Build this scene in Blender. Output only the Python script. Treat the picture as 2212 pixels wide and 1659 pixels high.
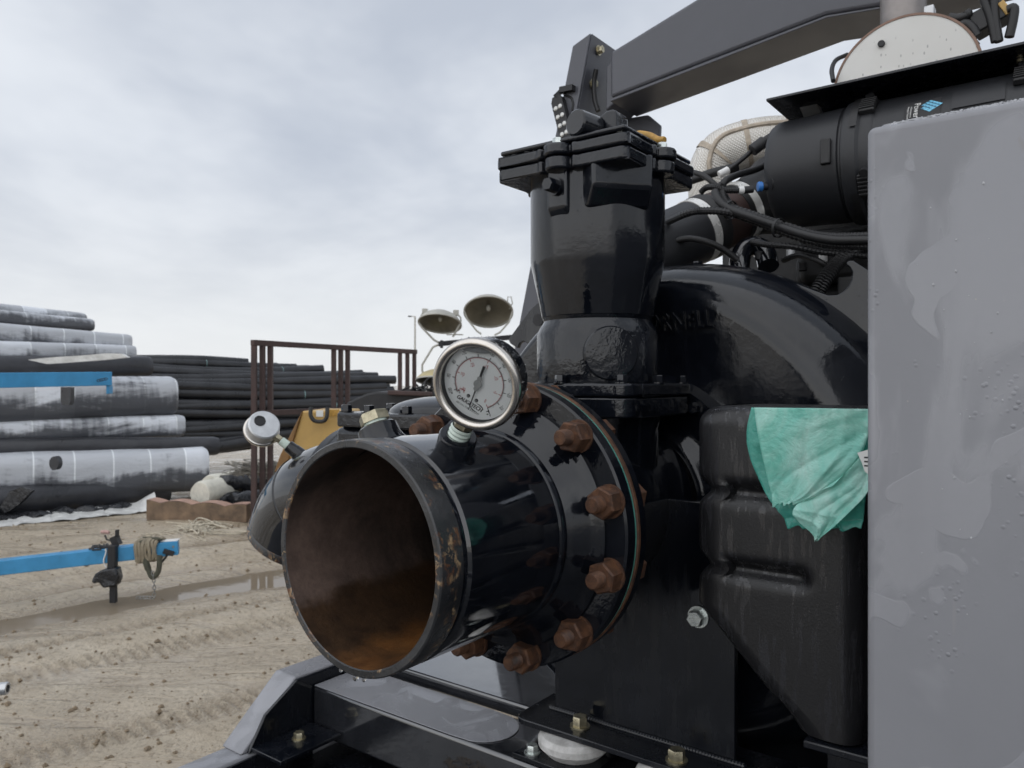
import bpy, bmesh, math, random
import numpy as np
from mathutils import Vector, Matrix, Euler

for _o in list(bpy.data.objects):
    bpy.data.objects.remove(_o)
SC = bpy.context.scene
COL = SC.collection
random.seed(7)
RAD = math.radians
PI = math.pi

# ------------------------------------------------------------------ camera
H = 1.75                                   # eye height above the yard
cam_d = bpy.data.cameras.new('camera')
cam = bpy.data.objects.new('camera', cam_d)
COL.objects.link(cam)
cam.location = (0, 0, H)
cam.rotation_euler = (RAD(90), 0, 0)
cam_d.sensor_width = 36.0
cam_d.lens = 36.0 * 1671 / 2212
cam_d.clip_start = 0.02
cam_d.clip_end = 2000
cam_d.dof.use_dof = True
cam_d.dof.focus_distance = 1.22
cam_d.dof.aperture_fstop = 11.0
SC.camera = cam

# ------------------------------------------------------------------ sky, sun, exposure
SUN_EL, SUN_AZ = RAD(38), RAD(-145)
world = bpy.data.worlds.new('World')
SC.world = world
world.use_nodes = True
wn = world.node_tree
wn.nodes.clear()


def wnode(t, **kw):
    n = wn.nodes.new(t)
    for k, v in kw.items():
        if k in n.inputs:
            n.inputs[k].default_value = v
        else:
            setattr(n, k, v)
    return n


def wmath(op, a, b=None, clamp=False):
    n = wnode('ShaderNodeMath', operation=op)
    n.use_clamp = clamp
    for i, x in enumerate((a, b)):
        if x is None:
            continue
        if isinstance(x, (int, float)):
            n.inputs[i].default_value = x
        else:
            wn.links.new(x, n.inputs[i])
    return n.outputs[0]


tc = wnode('ShaderNodeTexCoord')
sep = wnode('ShaderNodeSeparateXYZ')
wn.links.new(tc.outputs['Generated'], sep.inputs[0])
zz = wmath('ADD', wmath('MAXIMUM', sep.outputs[2], 0.0), 0.30)
cmb = wnode('ShaderNodeCombineXYZ')
wn.links.new(wmath('DIVIDE', sep.outputs[0], zz), cmb.inputs[0])
wn.links.new(wmath('DIVIDE', sep.outputs[1], zz), cmb.inputs[1])
mp = wnode('ShaderNodeMapping')
mp.inputs['Rotation'].default_value = (0, 0, RAD(24))
mp.inputs['Scale'].default_value = (1.0, 0.9, 1.0)
mp.inputs['Location'].default_value = (1.3, 0.4, 0)
wn.links.new(cmb.outputs[0], mp.inputs[0])
nz = wnode('ShaderNodeTexNoise', Scale=1.25, Detail=5.0, Roughness=0.56, Distortion=0.2)
wn.links.new(mp.outputs[0], nz.inputs['Vector'])
cr = wnode('ShaderNodeValToRGB')
cr.color_ramp.interpolation = 'EASE'
cr.color_ramp.elements[0].position = 0.33
cr.color_ramp.elements[0].color = (0.555, 0.605, 0.695, 1)
cr.color_ramp.elements[1].position = 0.66
cr.color_ramp.elements[1].color = (0.845, 0.885, 0.945, 1)
wn.links.new(nz.outputs[0], cr.inputs[0])
hz = wnode('ShaderNodeMapRange')
hz.interpolation_type = 'SMOOTHSTEP'
hz.inputs['From Min'].default_value = 0.0
hz.inputs['From Max'].default_value = 0.30
hz.inputs['To Min'].default_value = 0.85
hz.inputs['To Max'].default_value = 0.0
wn.links.new(sep.outputs[2], hz.inputs[0])
mx = wnode('ShaderNodeMix', data_type='RGBA')
wn.links.new(hz.outputs[0], mx.inputs['Factor'])
wn.links.new(cr.outputs[0], mx.inputs[6])
mx.inputs[7].default_value = (0.90, 0.915, 0.93, 1)
bg_cloud = wnode('ShaderNodeBackground', Strength=1.0)
wn.links.new(mx.outputs[2], bg_cloud.inputs[0])
sky = wnode('ShaderNodeTexSky', sky_type='NISHITA')
sky.sun_disc = False
sky.sun_elevation = SUN_EL
sky.sun_rotation = SUN_AZ
bg_sky = wnode('ShaderNodeBackground', Strength=0.08)
wn.links.new(sky.outputs[0], bg_sky.inputs[0])
ms = wnode('ShaderNodeMixShader')
ms.inputs[0].default_value = 0.92           # a closed cloud deck over the clear sky
wn.links.new(bg_sky.outputs[0], ms.inputs[1])
wn.links.new(bg_cloud.outputs[0], ms.inputs[2])
wo = wnode('ShaderNodeOutputWorld')
wn.links.new(ms.outputs[0], wo.inputs[0])

sun_d = bpy.data.lights.new('sun', 'SUN')
sun_d.energy = 1.5
sun_d.angle = RAD(115)
sun_d.color = (1.0, 0.985, 0.97)
sun = bpy.data.objects.new('sun', sun_d)
COL.objects.link(sun)
sun.location = (-6, -2, 12)
_sd = Vector((math.cos(SUN_EL) * math.sin(SUN_AZ), math.cos(SUN_EL) * math.cos(SUN_AZ), math.sin(SUN_EL)))
sun.rotation_euler = _sd.to_track_quat('Z', 'Y').to_euler()

world.cycles.sampling_method = 'MANUAL'
world.cycles.sample_map_resolution = 256
SC.view_settings.view_transform = 'Standard'
SC.view_settings.look = 'None'
SC.view_settings.exposure = 0.0
SC.view_settings.gamma = 1.0
SC.view_settings.use_curve_mapping = False
SC.cycles.use_denoising = True
SC.cycles.max_bounces = 4
SC.cycles.diffuse_bounces = 3
SC.cycles.glossy_bounces = 3
SC.cycles.transmission_bounces = 4
SC.cycles.transparent_max_bounces = 8
SC.cycles.use_adaptive_sampling = True
SC.cycles.adaptive_threshold = 0.03

# ------------------------------------------------------------------ frames
TH = RAD(37)                               # the machine stands turned 37 degrees
C_, S_ = math.cos(TH), math.sin(TH)
FPX = 1671.0


def ray(px, py):
    return (px - 1106) / FPX, (829.5 - py) / FPX


def onv(px, py, v):                        # point of the machine plane v = const
    a, b = ray(px, py)
    z = v / (S_ * a + C_)
    return (C_ * a * z - S_ * z, v, b * z)


def onu(px, py, u):
    a, b = ray(px, py)
    z = u / (C_ * a - S_)
    return (u, S_ * a * z + C_ * z, b * z)


def atz(px, py, z):                        # yard coordinates at depth z
    a, b = ray(px, py)
    return (a * z, z, H + b * z)


def m2w(p):
    u, v, w = p
    return (C_ * u + S_ * v, -S_ * u + C_ * v, H + w)


def w2m(p):
    x, y, z = p
    return (C_ * x - S_ * y, S_ * x + C_ * y, z - H)


def atzm(px, py, z):
    return w2m(atz(px, py, z))


ORG = {}                                   # origin of each thing's frame


def thing(name, label, cat, base, frame='M', group=None, mat=None):
    o = bpy.data.objects.new(name, None)
    o.empty_display_size = 0.1
    COL.objects.link(o)
    if mat is not None:
        o.matrix_world = mat
        ORG[o] = Vector((0, 0, 0))
    elif frame == 'M':
        o.location = m2w(base)
        o.rotation_euler = (0, 0, -TH)
        ORG[o] = Vector(base)
    else:
        o.location = base
        ORG[o] = Vector(base)
    o['label'] = label
    o['category'] = cat
    if group:
        o['group'] = group
    return o


def root_of(o):
    while o.parent is not None:
        o = o.parent
    return o


def org(o):
    return ORG[root_of(o)] if o is not None else Vector((0, 0, 0))


# ------------------------------------------------------------------ mesh builder
def frame_of(d):
    d = Vector(d).normalized()
    a = Vector((0, 0, 1)) if abs(d.z) < 0.9 else Vector((1, 0, 0))
    x = a.cross(d).normalized()
    y = d.cross(x).normalized()
    return x, y, d


class MB:
    def __init__(self):
        self.v = []
        self.f = []

    def add(self, vs, fs):
        n = len(self.v)
        self.v += [tuple(p) for p in vs]
        self.f += [tuple(i + n for i in f) for f in fs]
        return self

    def box(self, p0, p1):
        x0, y0, z0 = [min(a, b) for a, b in zip(p0, p1)]
        x1, y1, z1 = [max(a, b) for a, b in zip(p0, p1)]
        vs = [(x0, y0, z0), (x1, y0, z0), (x1, y1, z0), (x0, y1, z0), (x0, y0, z1), (x1, y0, z1), (x1, y1, z1), (x0, y1, z1)]
        return self.add(vs, [(0, 3, 2, 1), (4, 5, 6, 7), (0, 1, 5, 4), (1, 2, 6, 5), (2, 3, 7, 6), (3, 0, 4, 7)])

    def obox(self, c, ax, ay, az):          # oriented box, half vectors
        c, ax, ay, az = map(Vector, (c, ax, ay, az))
        vs = []
        for sz in (-1, 1):
            for sx, sy in ((-1, -1), (1, -1), (1, 1), (-1, 1)):
                vs.append(c + ax * sx + ay * sy + az * sz)
        return self.add(vs, [(0, 3, 2, 1), (4, 5, 6, 7), (0, 1, 5, 4), (1, 2, 6, 5), (2, 3, 7, 6), (3, 0, 4, 7)])

    def bar(self, a, b, w, h, up=(0, 0, 1)):  # rectangular bar from a to b
        a, b, up = Vector(a), Vector(b), Vector(up)
        d = (b - a)
        x = d.cross(up).normalized()
        y = x.cross(d.normalized()).normalized()
        return self.obox((a + b) / 2, d / 2, x * w / 2, y * h / 2)

    def prism(self, poly, axis, a, b):
        k = 'xyz'.index(axis)

        def mk(p, t):
            q = list(p)
            q.insert(k, t)
            return tuple(q)
        n = len(poly)
        vs = [mk(p, a) for p in poly] + [mk(p, b) for p in poly]
        fs = [tuple(range(n)), tuple(range(2 * n - 1, n - 1, -1))]
        fs += [(i, (i + 1) % n, n + (i + 1) % n, n + i) for i in range(n)]
        return self.add(vs, fs)

    def lathe(self, prof, o, d, seg=48, closed=False, a0=0.0, a1=2 * PI):
        x, y, d = frame_of(d)
        o = Vector(o)
        full = abs(a1 - a0 - 2 * PI) < 1e-6
        m = seg if full else seg + 1
        vs, idx = [], []
        for r, h in prof:
            if r < 1e-7:
                idx.append([len(vs)] * m)
                vs.append(o + d * h)
            else:
                idx.append(list(range(len(vs), len(vs) + m)))
                for k in range(m):
                    t = a0 + (a1 - a0) * k / seg
                    vs.append(o + d * h + (x * math.cos(t) + y * math.sin(t)) * r)
        fs = []
        rng = range(len(prof) if closed else len(prof) - 1)
        for i in rng:
            A, B = idx[i], idx[(i + 1) % len(prof)]
            for k in range(seg):
                k2 = (k + 1) % m
                q = []
                for j in (A[k], A[k2], B[k2], B[k]):
                    if j not in q:
                        q.append(j)
                if len(q) > 2:
                    fs.append(tuple(q))
        return self.add(vs, fs)

    def cyl(self, a, b, r, seg=24, r2=None, ch=0.0):
        a, b = Vector(a), Vector(b)
        L = (b - a).length
        r2 = r if r2 is None else r2
        if ch:
            pr = [(0, 0), (r - ch, 0), (r, ch), (r2, L - ch), (r2 - ch, L), (0, L)]
        else:
            pr = [(0, 0), (r, 0), (r2, L), (0, L)]
        return self.lathe(pr, a, b - a, seg)

    def hex(self, a, b, r, ch=0.0, rot=0.0):
        a, b = Vector(a), Vector(b)
        L = (b - a).length
        n = len(self.v)
        self.lathe([(0, 0), (r, 0), (r, L - ch), (r * 0.9, L), (0, L)], a, b - a, 6, a0=rot, a1=rot + 2 * PI)
        return self

    def tube(self, path, r, seg=12, caps=True):
        P = [Vector(p) for p in path]
        n = len(P)
        R = r if isinstance(r, (list, tuple)) else [r] * n
        T = []
        for i in range(n):
            t = (P[min(i + 1, n - 1)] - P[max(i - 1, 0)])
            T.append(t.normalized() if t.length > 1e-9 else Vector((0, 0, 1)))
        x, y, _ = frame_of(T[0])
        vs, fs = [], []
        for i in range(n):
            if i:
                q = T[i - 1].rotation_difference(T[i])
                x = q @ x
            x = (x - T[i] * x.dot(T[i])).normalized()
            y = T[i].cross(x)
            for k in range(seg):
                t = 2 * PI * k / seg
                vs.append(P[i] + (x * math.cos(t) + y * math.sin(t)) * R[i])
        for i in range(n - 1):
            for k in range(seg):
                k2 = (k + 1) % seg
                fs.append((i * seg + k, i * seg + k2, (i + 1) * seg + k2, (i + 1) * seg + k))
        if caps:
            fs.append(tuple(range(seg - 1, -1, -1)))
            fs.append(tuple(range((n - 1) * seg, n * seg)))
        return self.add(vs, fs)

    def sphere(self, c, r, sx=1, sy=1, sz=1, seg=8, rings=6):
        pr = [(r * math.sin(PI * i / rings), -r * math.cos(PI * i / rings)) for i in range(rings + 1)]
        n = len(self.v)
        self.lathe(pr, (0, 0, 0), (0, 0, 1), seg)
        for i in range(n, len(self.v)):
            p = self.v[i]
            self.v[i] = (p[0] * sx + c[0], p[1] * sy + c[1], p[2] * sz + c[2])
        return self

    def grid(self, fn, nu, nv, cu=False, cv=False):
        mu, mv = (nu if cu else nu + 1), (nv if cv else nv + 1)
        vs = [fn(i / nu, j / nv) for i in range(mu) for j in range(mv)]
        fs = []
        for i in range(nu):
            for j in range(nv):
                i2, j2 = (i + 1) % mu, (j + 1) % mv
                fs.append((i * mv + j, i2 * mv + j, i2 * mv + j2, i * mv + j2))
        return self.add(vs, fs)

    def mesh(self, name, o=Vector((0, 0, 0)), ang=35, recalc=True, smooth=True):
        me = bpy.data.meshes.new(name)
        me.from_pydata([(p[0] - o[0], p[1] - o[1], p[2] - o[2]) for p in self.v], [], self.f)
        if recalc:
            bm = bmesh.new()
            bm.from_mesh(me)
            bmesh.ops.recalc_face_normals(bm, faces=bm.faces)
            bm.to_mesh(me)
            bm.free()
        if smooth:
            me.polygons.foreach_set('use_smooth', [True] * len(me.polygons))
            me.set_sharp_from_angle(angle=RAD(ang))
        me.update()
        return me

    def build(self, name, m, parent=None, bevel=0.0, seg=2, ang=35, label=None, kind=None, recalc=True, smooth=True):
        me = self.mesh(name, org(parent), ang, recalc, smooth)
        o = obj(name, me, m, parent)
        if bevel:
            b = o.modifiers.new('edge', 'BEVEL')
            b.width = bevel
            b.segments = seg
            b.limit_method = 'ANGLE'
            b.angle_limit = RAD(30)
        if label:
            o['label'] = label
        if kind:
            o['kind'] = kind
        return o


def obj(name, me, m, parent=None, loc=None, rot=None, frame_loc=False):
    o = bpy.data.objects.new(name, me)
    COL.objects.link(o)
    if m is not None and len(me.materials) == 0:
        me.materials.append(m)
    if parent is not None:
        o.parent = parent
    if loc is not None:
        o.location = Vector(loc) - (org(parent) if not frame_loc else Vector((0, 0, 0)))
    if rot is not None:
        o.rotation_euler = rot
    return o


def tag(o, label, cat, group=None):
    o['label'] = label
    o['category'] = cat
    if group:
        o['group'] = group
    return o


def struct(o):
    o['kind'] = 'structure'
    return o


def text_geo(body, size, ext=0.0, sx=1.0, bevel=0.0):
    cu = bpy.data.curves.new('lettering', 'FONT')
    cu.body = body
    cu.size = size
    cu.align_x = 'CENTER'
    cu.align_y = 'CENTER'
    cu.extrude = ext
    cu.bevel_depth = bevel
    cu.resolution_u = 3
    ob = bpy.data.objects.new('lettering', cu)
    COL.objects.link(ob)
    dg = bpy.context.evaluated_depsgraph_get()
    me = bpy.data.meshes.new_from_object(ob.evaluated_get(dg))
    vs = [Vector((v.co.x * sx, v.co.y, v.co.z)) for v in me.vertices]
    fs = [tuple(p.vertices) for p in me.polygons]
    bpy.data.objects.remove(ob)
    bpy.data.curves.remove(cu)
    bpy.data.meshes.remove(me)
    return vs, fs


def catmull(pts, n=6):
    P = [Vector(p) for p in pts]
    P = [P[0] * 2 - P[1]] + P + [P[-1] * 2 - P[-2]]
    out = []
    for i in range(1, len(P) - 2):
        a, b, c, d = P[i - 1:i + 3]
        for k in range(n):
            t = k / n
            out.append(0.5 * ((2 * b) + (c - a) * t + (2 * a - 5 * b + 4 * c - d) * t * t + (3 * b - a - 3 * c + d) * t ** 3))
    out.append(P[-2])
    return out


# ------------------------------------------------------------------ materials
class Mat:
    def __init__(self, name):
        self.m = bpy.data.materials.new(name)
        self.m.use_nodes = True
        self.nt = self.m.node_tree
        self.b = self.nt.nodes['Principled BSDF']
        self.out = self.nt.nodes['Material Output']
        self.tc = self.nt.nodes.new('ShaderNodeTexCoord').outputs['Object']

    def put(self, inp, x):
        if hasattr(x, 'is_linked') or hasattr(x, 'links'):
            self.nt.links.new(x, inp)
        elif isinstance(x, (tuple, list)) and len(x) == 3 and inp.type == 'RGBA':
            inp.default_value = (*x, 1)
        else:
            inp.default_value = x

    def n(self, t, ins=None, **kw):
        n = self.nt.nodes.new(t)
        for k, v in kw.items():
            setattr(n, k, v)
        for k, v in (ins or {}).items():
            self.put(n.inputs[k], v)
        return n

    def coord(self, scale=(1, 1, 1), loc=(0, 0, 0), rot=(0, 0, 0), vec=None):
        n = self.n('ShaderNodeMapping', {'Vector': vec or self.tc})
        n.inputs['Scale'].default_value = scale
        n.inputs['Location'].default_value = loc
        n.inputs['Rotation'].default_value = rot
        return n.outputs[0]

    def noise(self, scale, detail=4, rough=0.5, dist=0.0, vec=None, sc=None, loc=(0, 0, 0)):
        if vec is None:
            vec = self.coord(sc or (1, 1, 1), loc) if (sc or loc != (0, 0, 0)) else self.tc
        n = self.n('ShaderNodeTexNoise', {'Vector': vec, 'Scale': scale, 'Detail': detail, 'Roughness': rough, 'Distortion': dist})
        return n.outputs[0]

    def voro(self, scale, vec=None, feature='F1', out=0, rnd=1.0):
        n = self.n('ShaderNodeTexVoronoi', {'Vector': vec or self.tc, 'Scale': scale, 'Randomness': rnd}, feature=feature)
        return n.outputs[out]

    def mr(self, x, a, b, c=0.0, d=1.0, smooth=False):
        n = self.n('ShaderNodeMapRange', {0: x, 1: a, 2: b, 3: c, 4: d})
        if smooth:
            n.interpolation_type = 'SMOOTHSTEP'
        return n.outputs[0]

    def ramp(self, x, stops):
        n = self.n('ShaderNodeValToRGB', {0: x})
        e = n.color_ramp.elements
        while len(e) < len(stops):
            e.new(0.5)
        for k, (p, c) in enumerate(stops):
            e[k].position = p
            e[k].color = (*c, 1) if not isinstance(c, (int, float)) else (c, c, c, 1)
        return n.outputs[0]

    def mix(self, f, a, b):
        n = self.n('ShaderNodeMix', data_type='RGBA')
        self.put(n.inputs['Factor'], f)
        self.put(n.inputs[6], a)
        self.put(n.inputs[7], b)
        return n.outputs[2]

    def math(self, op, a, b=0.0, clamp=False):
        n = self.n('ShaderNodeMath', {0: a, 1: b}, operation=op)
        n.use_clamp = clamp
        return n.outputs[0]

    def sep(self, vec=None):
        return self.n('ShaderNodeSeparateXYZ', {0: vec or self.tc}).outputs

    def bump(self, h, strength=0.3, dist=0.002, normal=None):
        ins = {'Height': h, 'Strength': strength, 'Distance': dist}
        if normal is not None:
            ins['Normal'] = normal
        return self.n('ShaderNodeBump', ins).outputs[0]

    def set(self, **kw):
        names = dict(col='Base Color', rough='Roughness', metal='Metallic', normal='Normal', coat='Coat Weight',
                     coat_rough='Coat Roughness', spec='Specular IOR Level', ior='IOR', alpha='Alpha', trans='Transmission Weight',
                     coat_normal='Coat Normal', sheen='Sheen Weight', sss='Subsurface Weight')
        for k, v in kw.items():
            self.put(self.b.inputs[names[k]], v)
        return self


def paint_black(name, peel=70, strength=0.30, dist=0.0012, rlo=0.04, rhi=0.15, col=(0.0038, 0.0048, 0.0075), fine=False, spec=0.52, coat=0.0):
    g = Mat(name)
    big = g.noise(7, 3, 0.6, 0.6)
    streak = g.noise(1, 3, 0.6, 0.2, sc=(46, 46, 3.2))
    film = g.mr(g.math('ADD', g.math('MULTIPLY', big, 0.6), g.math('MULTIPLY', streak, 0.5)), 0.44, 0.62, rlo, rhi, True)
    c2 = tuple(x * 1.7 + 0.002 for x in col)
    c = g.mix(g.mr(big, 0.42, 0.72), col, c2)
    c = g.mix(g.mr(streak, 0.58, 0.76, 0, 0.4), c, (0.020, 0.0205, 0.023))
    h = g.noise(peel, 3, 0.55)
    if fine:
        h = g.math('ADD', h, g.math('MULTIPLY', g.noise(peel * 3.3, 2, 0.5), 0.35))
    drop = g.math('MULTIPLY', g.mr(g.voro(95), 0.13, 0.05, 0, 1, True), g.mr(big, 0.55, 0.62))
    nb = g.bump(g.math('ADD', g.math('MULTIPLY', h, strength), g.math('MULTIPLY', drop, min(1.0, 0.0005 / dist))), 1.0, dist)
    g.set(col=c, rough=film, normal=nb, spec=spec)
    if coat:
        g.set(coat=coat, coat_rough=0.05)
        g.b.inputs['Coat IOR'].default_value = 1.6
    return g.m


def simple(name, col, rough=0.5, metal=0.0, var=0.25, scale=12, bump=0.0, bscale=90, bdist=0.001, spec=0.5):
    g = Mat(name)
    lo = tuple(x * (1 - var) for x in col)
    hi = tuple(min(1, x * (1 + var)) for x in col)
    f = g.mr(g.noise(scale, 3, 0.62, 0.3), 0.3, 0.7)
    rf = g.mr(f, 0.0, 1.0, max(0.02, rough - 0.1), min(1, rough + 0.1))
    g.set(col=g.mix(f, lo, hi), rough=rf, metal=metal, spec=spec)
    if bump:
        g.set(normal=g.bump(g.noise(bscale, 2, 0.6), bump, bdist))
    return g.m


M = {}
M['black'] = paint_black('wet_black_enamel')
M['black_plate'] = paint_black('wet_black_plate', peel=110, strength=0.10, dist=0.0006, rlo=0.07, rhi=0.30)
M['deck'] = paint_black('rain_filmed_deck', peel=12, strength=0.05, dist=0.001, rlo=0.03, rhi=0.16, col=(0.014, 0.015, 0.018), spec=1.0, coat=1.0)
M['black_cast'] = paint_black('wet_black_casting', peel=62, strength=0.55, dist=0.0030, rlo=0.05, rhi=0.16)
M['black_smooth'] = paint_black('wet_black_pipe', peel=26, strength=0.14, dist=0.0012, rlo=0.03, rhi=0.12, coat=0.6)
M['black_volute'] = paint_black('wet_black_volute', peel=75, strength=0.24, dist=0.0014, rlo=0.06, rhi=0.16)


def grey_machine(name, base=(0.232, 0.235, 0.253)):
    g = Mat(name)
    # rain film: smooth patches on beaded paint, sky sheen painted in as lighter grey
    patch = g.mr(g.noise(5.0, 4, 0.5, 1.4, sc=(1, 1, 0.62), loc=(0.2, 0, 0.55)), 0.505, 0.575, 0, 1, True)
    patch2 = g.mr(g.noise(8.5, 2, 0.4, 0.8, loc=(4, 2, 7)), 0.60, 0.612, 0, 1, True)
    wet = g.math('MAXIMUM', patch, patch2)
    mott = g.mr(g.noise(2.2, 5, 0.6, 0.4), 0.3, 0.7)
    c = g.mix(mott, tuple(x * 0.93 for x in base), tuple(x * 1.06 for x in base))
    c = g.mix(g.math('MULTIPLY', wet, 0.55), c, tuple(x * 1.32 for x in base))
    c = g.mix(g.mr(g.noise(1, 3, 0.6, 0.3, sc=(9, 9, 1.3), loc=(2, 0, 1)), 0.45, 0.75, 0, 0.28), c, tuple(x * 0.78 for x in base))
    rust = g.math('MULTIPLY', g.mr(g.noise(5.0, 6, 0.7, 0.6, loc=(1.7, 0.3, 2.9)), 0.655, 0.76), 0.6)
    c = g.mix(rust, c, (0.22, 0.165, 0.085))
    spk = g.mr(g.voro(34), 0.045, 0.02)
    spk = g.math('MULTIPLY', spk, g.mr(g.noise(6, 2), 0.5, 0.56))
    c = g.mix(g.math('MULTIPLY', spk, 0.7), c, (0.40, 0.38, 0.35))
    c = g.mix(g.math('MULTIPLY', g.mr(g.noise(1, 2, 0.5, 0, sc=(60, 60, 5)), 0.68, 0.72), 0.22), c, (0.30, 0.29, 0.28))
    r = g.math('SUBTRACT', 0.46, g.math('MULTIPLY', wet, 0.27))
    nb = g.bump(g.noise(170, 3, 0.6), 0.10, 0.0006)
    bead = g.math('MULTIPLY', g.mr(g.voro(120), 0.35, 0.1, 0, 1, True), g.mr(g.noise(5.5, 3, 0.5, 0.5, loc=(9, 1, 3)), 0.54, 0.60))
    bead = g.math('MULTIPLY', bead, g.math('SUBTRACT', 1.0, wet))
    nb = g.bump(bead, 0.55, 0.0014, nb)
    nb = g.bump(wet, 0.25, 0.0008, nb)
    g.set(col=c, rough=r, normal=nb)
    return g.m


M['grey'] = grey_machine('grey_machine_paint')
M['grey_dark'] = simple('grey_frame_paint', (0.080, 0.083, 0.098), 0.42, 0, 0.10, 5, 0.08, 160, 0.0006)


def plastic_black(name, col, rough, streaks=0.0, grain=320):
    g = Mat(name)
    nb = g.bump(g.voro(grain), 0.22, 0.0005)
    c = g.mix(g.mr(g.noise(5, 4, 0.6), 0.3, 0.7), tuple(x * 0.85 for x in col), tuple(x * 1.2 for x in col))
    r = rough
    if streaks:
        s = g.noise(1, 3, 0.62, 0.25, vec=g.coord((105, 105, 10.5), (0, 0, 0), (0, RAD(8), 0)))
        s = g.mr(s, 0.545, 0.585, 0, 1, True)
        c = g.mix(g.math('MULTIPLY', s, streaks * 0.7), c, tuple(x * 3.6 + 0.012 for x in col))
        r = g.math('SUBTRACT', rough, g.math('MULTIPLY', s, 0.30))
    g.set(col=c, rough=r, normal=nb)
    return g.m


M['tank'] = plastic_black('moulded_black_polyethylene', (0.0080, 0.0080, 0.0092), 0.42, 0.62)
M['housing'] = plastic_black('charcoal_filter_housing', (0.017, 0.018, 0.021), 0.48, 0.0, 420)
M['rubber'] = plastic_black('black_rubber', (0.012, 0.012, 0.013), 0.5, 0.0, 300)


def rust(name, a=(0.066, 0.029, 0.015), b=(0.150, 0.066, 0.030), c=(0.026, 0.015, 0.011)):
    g = Mat(name)
    oi = g.n('ShaderNodeObjectInfo').outputs['Random']
    vec = g.n('ShaderNodeVectorMath', {0: g.tc, 1: g.n('ShaderNodeCombineXYZ', {0: g.math('MULTIPLY', oi, 7.0), 1: oi, 2: g.math('MULTIPLY', oi, 3.0)}).outputs[0]}, operation='ADD').outputs[0]
    f = g.noise(55, 6, 0.7, 0.4, vec=vec)
    col = g.ramp(f, [(0.28, c), (0.46, a), (0.70, b), (1.0, (0.20, 0.115, 0.075))])
    g.set(col=col, rough=g.mr(g.noise(30, 3, vec=vec), 0.3, 0.7, 0.48, 0.85), normal=g.bump(g.noise(260, 5, 0.7, vec=vec), 0.5, 0.0012))
    return g.m


M['rust'] = rust('rusty_steel')
M['rack'] = simple('brown_rusted_rack_steel', (0.055, 0.033, 0.030), 0.7, 0, 0.35, 6, 0.3, 60, 0.004)

g = Mat('painted_rim_chipped')
f = g.noise(60, 6, 0.74, 0.6)
spot = g.mr(g.noise(1, 5, 0.7, 0.3, sc=(15, 30, 15), loc=(0.3, 0, 0.9)), 0.49, 0.57)
chip = g.math('MULTIPLY', g.mr(f, 0.50, 0.54), 0.9)
c0 = g.mix(g.mr(g.noise(9, 4), 0.35, 0.65), (0.012, 0.013, 0.015), (0.045, 0.046, 0.048))
c1 = g.mix(g.mr(g.noise(48, 4), 0.42, 0.6), (0.13, 0.055, 0.025), (0.42, 0.29, 0.16))
g.set(col=g.mix(g.math('MULTIPLY', chip, spot), c0, c1), rough=g.mr(g.noise(20, 4), 0.3, 0.7, 0.12, 0.45), normal=g.bump(f, 0.55, 0.0022))
M['rim'] = g.m

g = Mat('rust_stained_pipe_bore')
sx = g.sep()                                # metres from the pipe axis: z = height, y = along the bore
nz1 = g.math('ADD', g.math('MULTIPLY', g.noise(16, 5, 0.66, 0.5), 0.6), g.math('MULTIPLY', g.noise(85, 4, 0.7), 0.4))
edge = g.math('ADD', sx[2], g.math('MULTIPLY', g.math('SUBTRACT', g.noise(7, 5, 0.65), 0.5), 0.085))
tide = g.mr(edge, -0.090, -0.070, 0, 1, True)           # old water mark
scale_c = g.mix(g.mr(nz1, 0.30, 0.70), (0.011, 0.009, 0.008), (0.042, 0.028, 0.023))
dry = g.mix(g.mr(g.noise(5, 5, 0.6, 0.4), 0.38, 0.68), scale_c, g.mix(g.mr(nz1, 0.38, 0.62), (0.095, 0.062, 0.050), (0.165, 0.112, 0.088)))
wetc = g.mix(g.mr(nz1, 0.3, 0.7), (0.020, 0.013, 0.010), (0.070, 0.040, 0.022))
c = g.mix(tide, wetc, dry)
silt = g.mr(g.math('ADD', sx[2], g.math('MULTIPLY', g.noise(10, 5, 0.7), 0.05)), -0.108, -0.140, 0, 1, True)
c = g.mix(silt, c, g.mix(g.mr(g.noise(24, 5, 0.7), 0.3, 0.7), (0.17, 0.064, 0.018), (0.30, 0.135, 0.042)))
g.set(col=c, rough=g.mix(tide, (0.32, 0.32, 0.32), (0.72, 0.72, 0.72)), normal=g.bump(g.noise(140, 5, 0.7), 0.5, 0.002))
M['bore'] = g.m

M['steel'] = simple('stainless_bezel', (0.60, 0.565, 0.52), 0.20, 1.0, 0.12, 18, 0.04, 200)
M['alu'] = simple('dull_aluminium', (0.55, 0.56, 0.57), 0.42, 0.7, 0.15, 25, 0.08, 150)
M['zinc'] = simple('yellow_zinc_bolt', (0.42, 0.38, 0.27), 0.34, 0.9, 0.3, 60, 0.2, 200, 0.0006)
M['zinc_white'] = simple('bright_zinc_bolt', (0.62, 0.66, 0.64), 0.30, 0.85, 0.2, 60, 0.1, 200, 0.0006)
M['tape'] = simple('pale_thread_tape', (0.62, 0.71, 0.64), 0.5, 0, 0.1, 60)
M['dial'] = simple('white_dial', (0.93, 0.95, 0.96), 0.45, 0, 0.03, 20)
M['ink'] = simple('black_dial_ink', (0.016, 0.016, 0.018), 0.6, 0, 0.1, 40)
M['ink_red'] = simple('red_dial_ink', (0.42, 0.045, 0.05), 0.6, 0, 0.1, 40)
M['pointer_grey'] = simple('pointer_hub_grey', (0.36, 0.37, 0.37), 0.4, 0.3, 0.1, 60)
M['bubble'] = simple('gauge_air_gap', (0.20, 0.21, 0.22), 0.25, 0, 0.1, 30)
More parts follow.
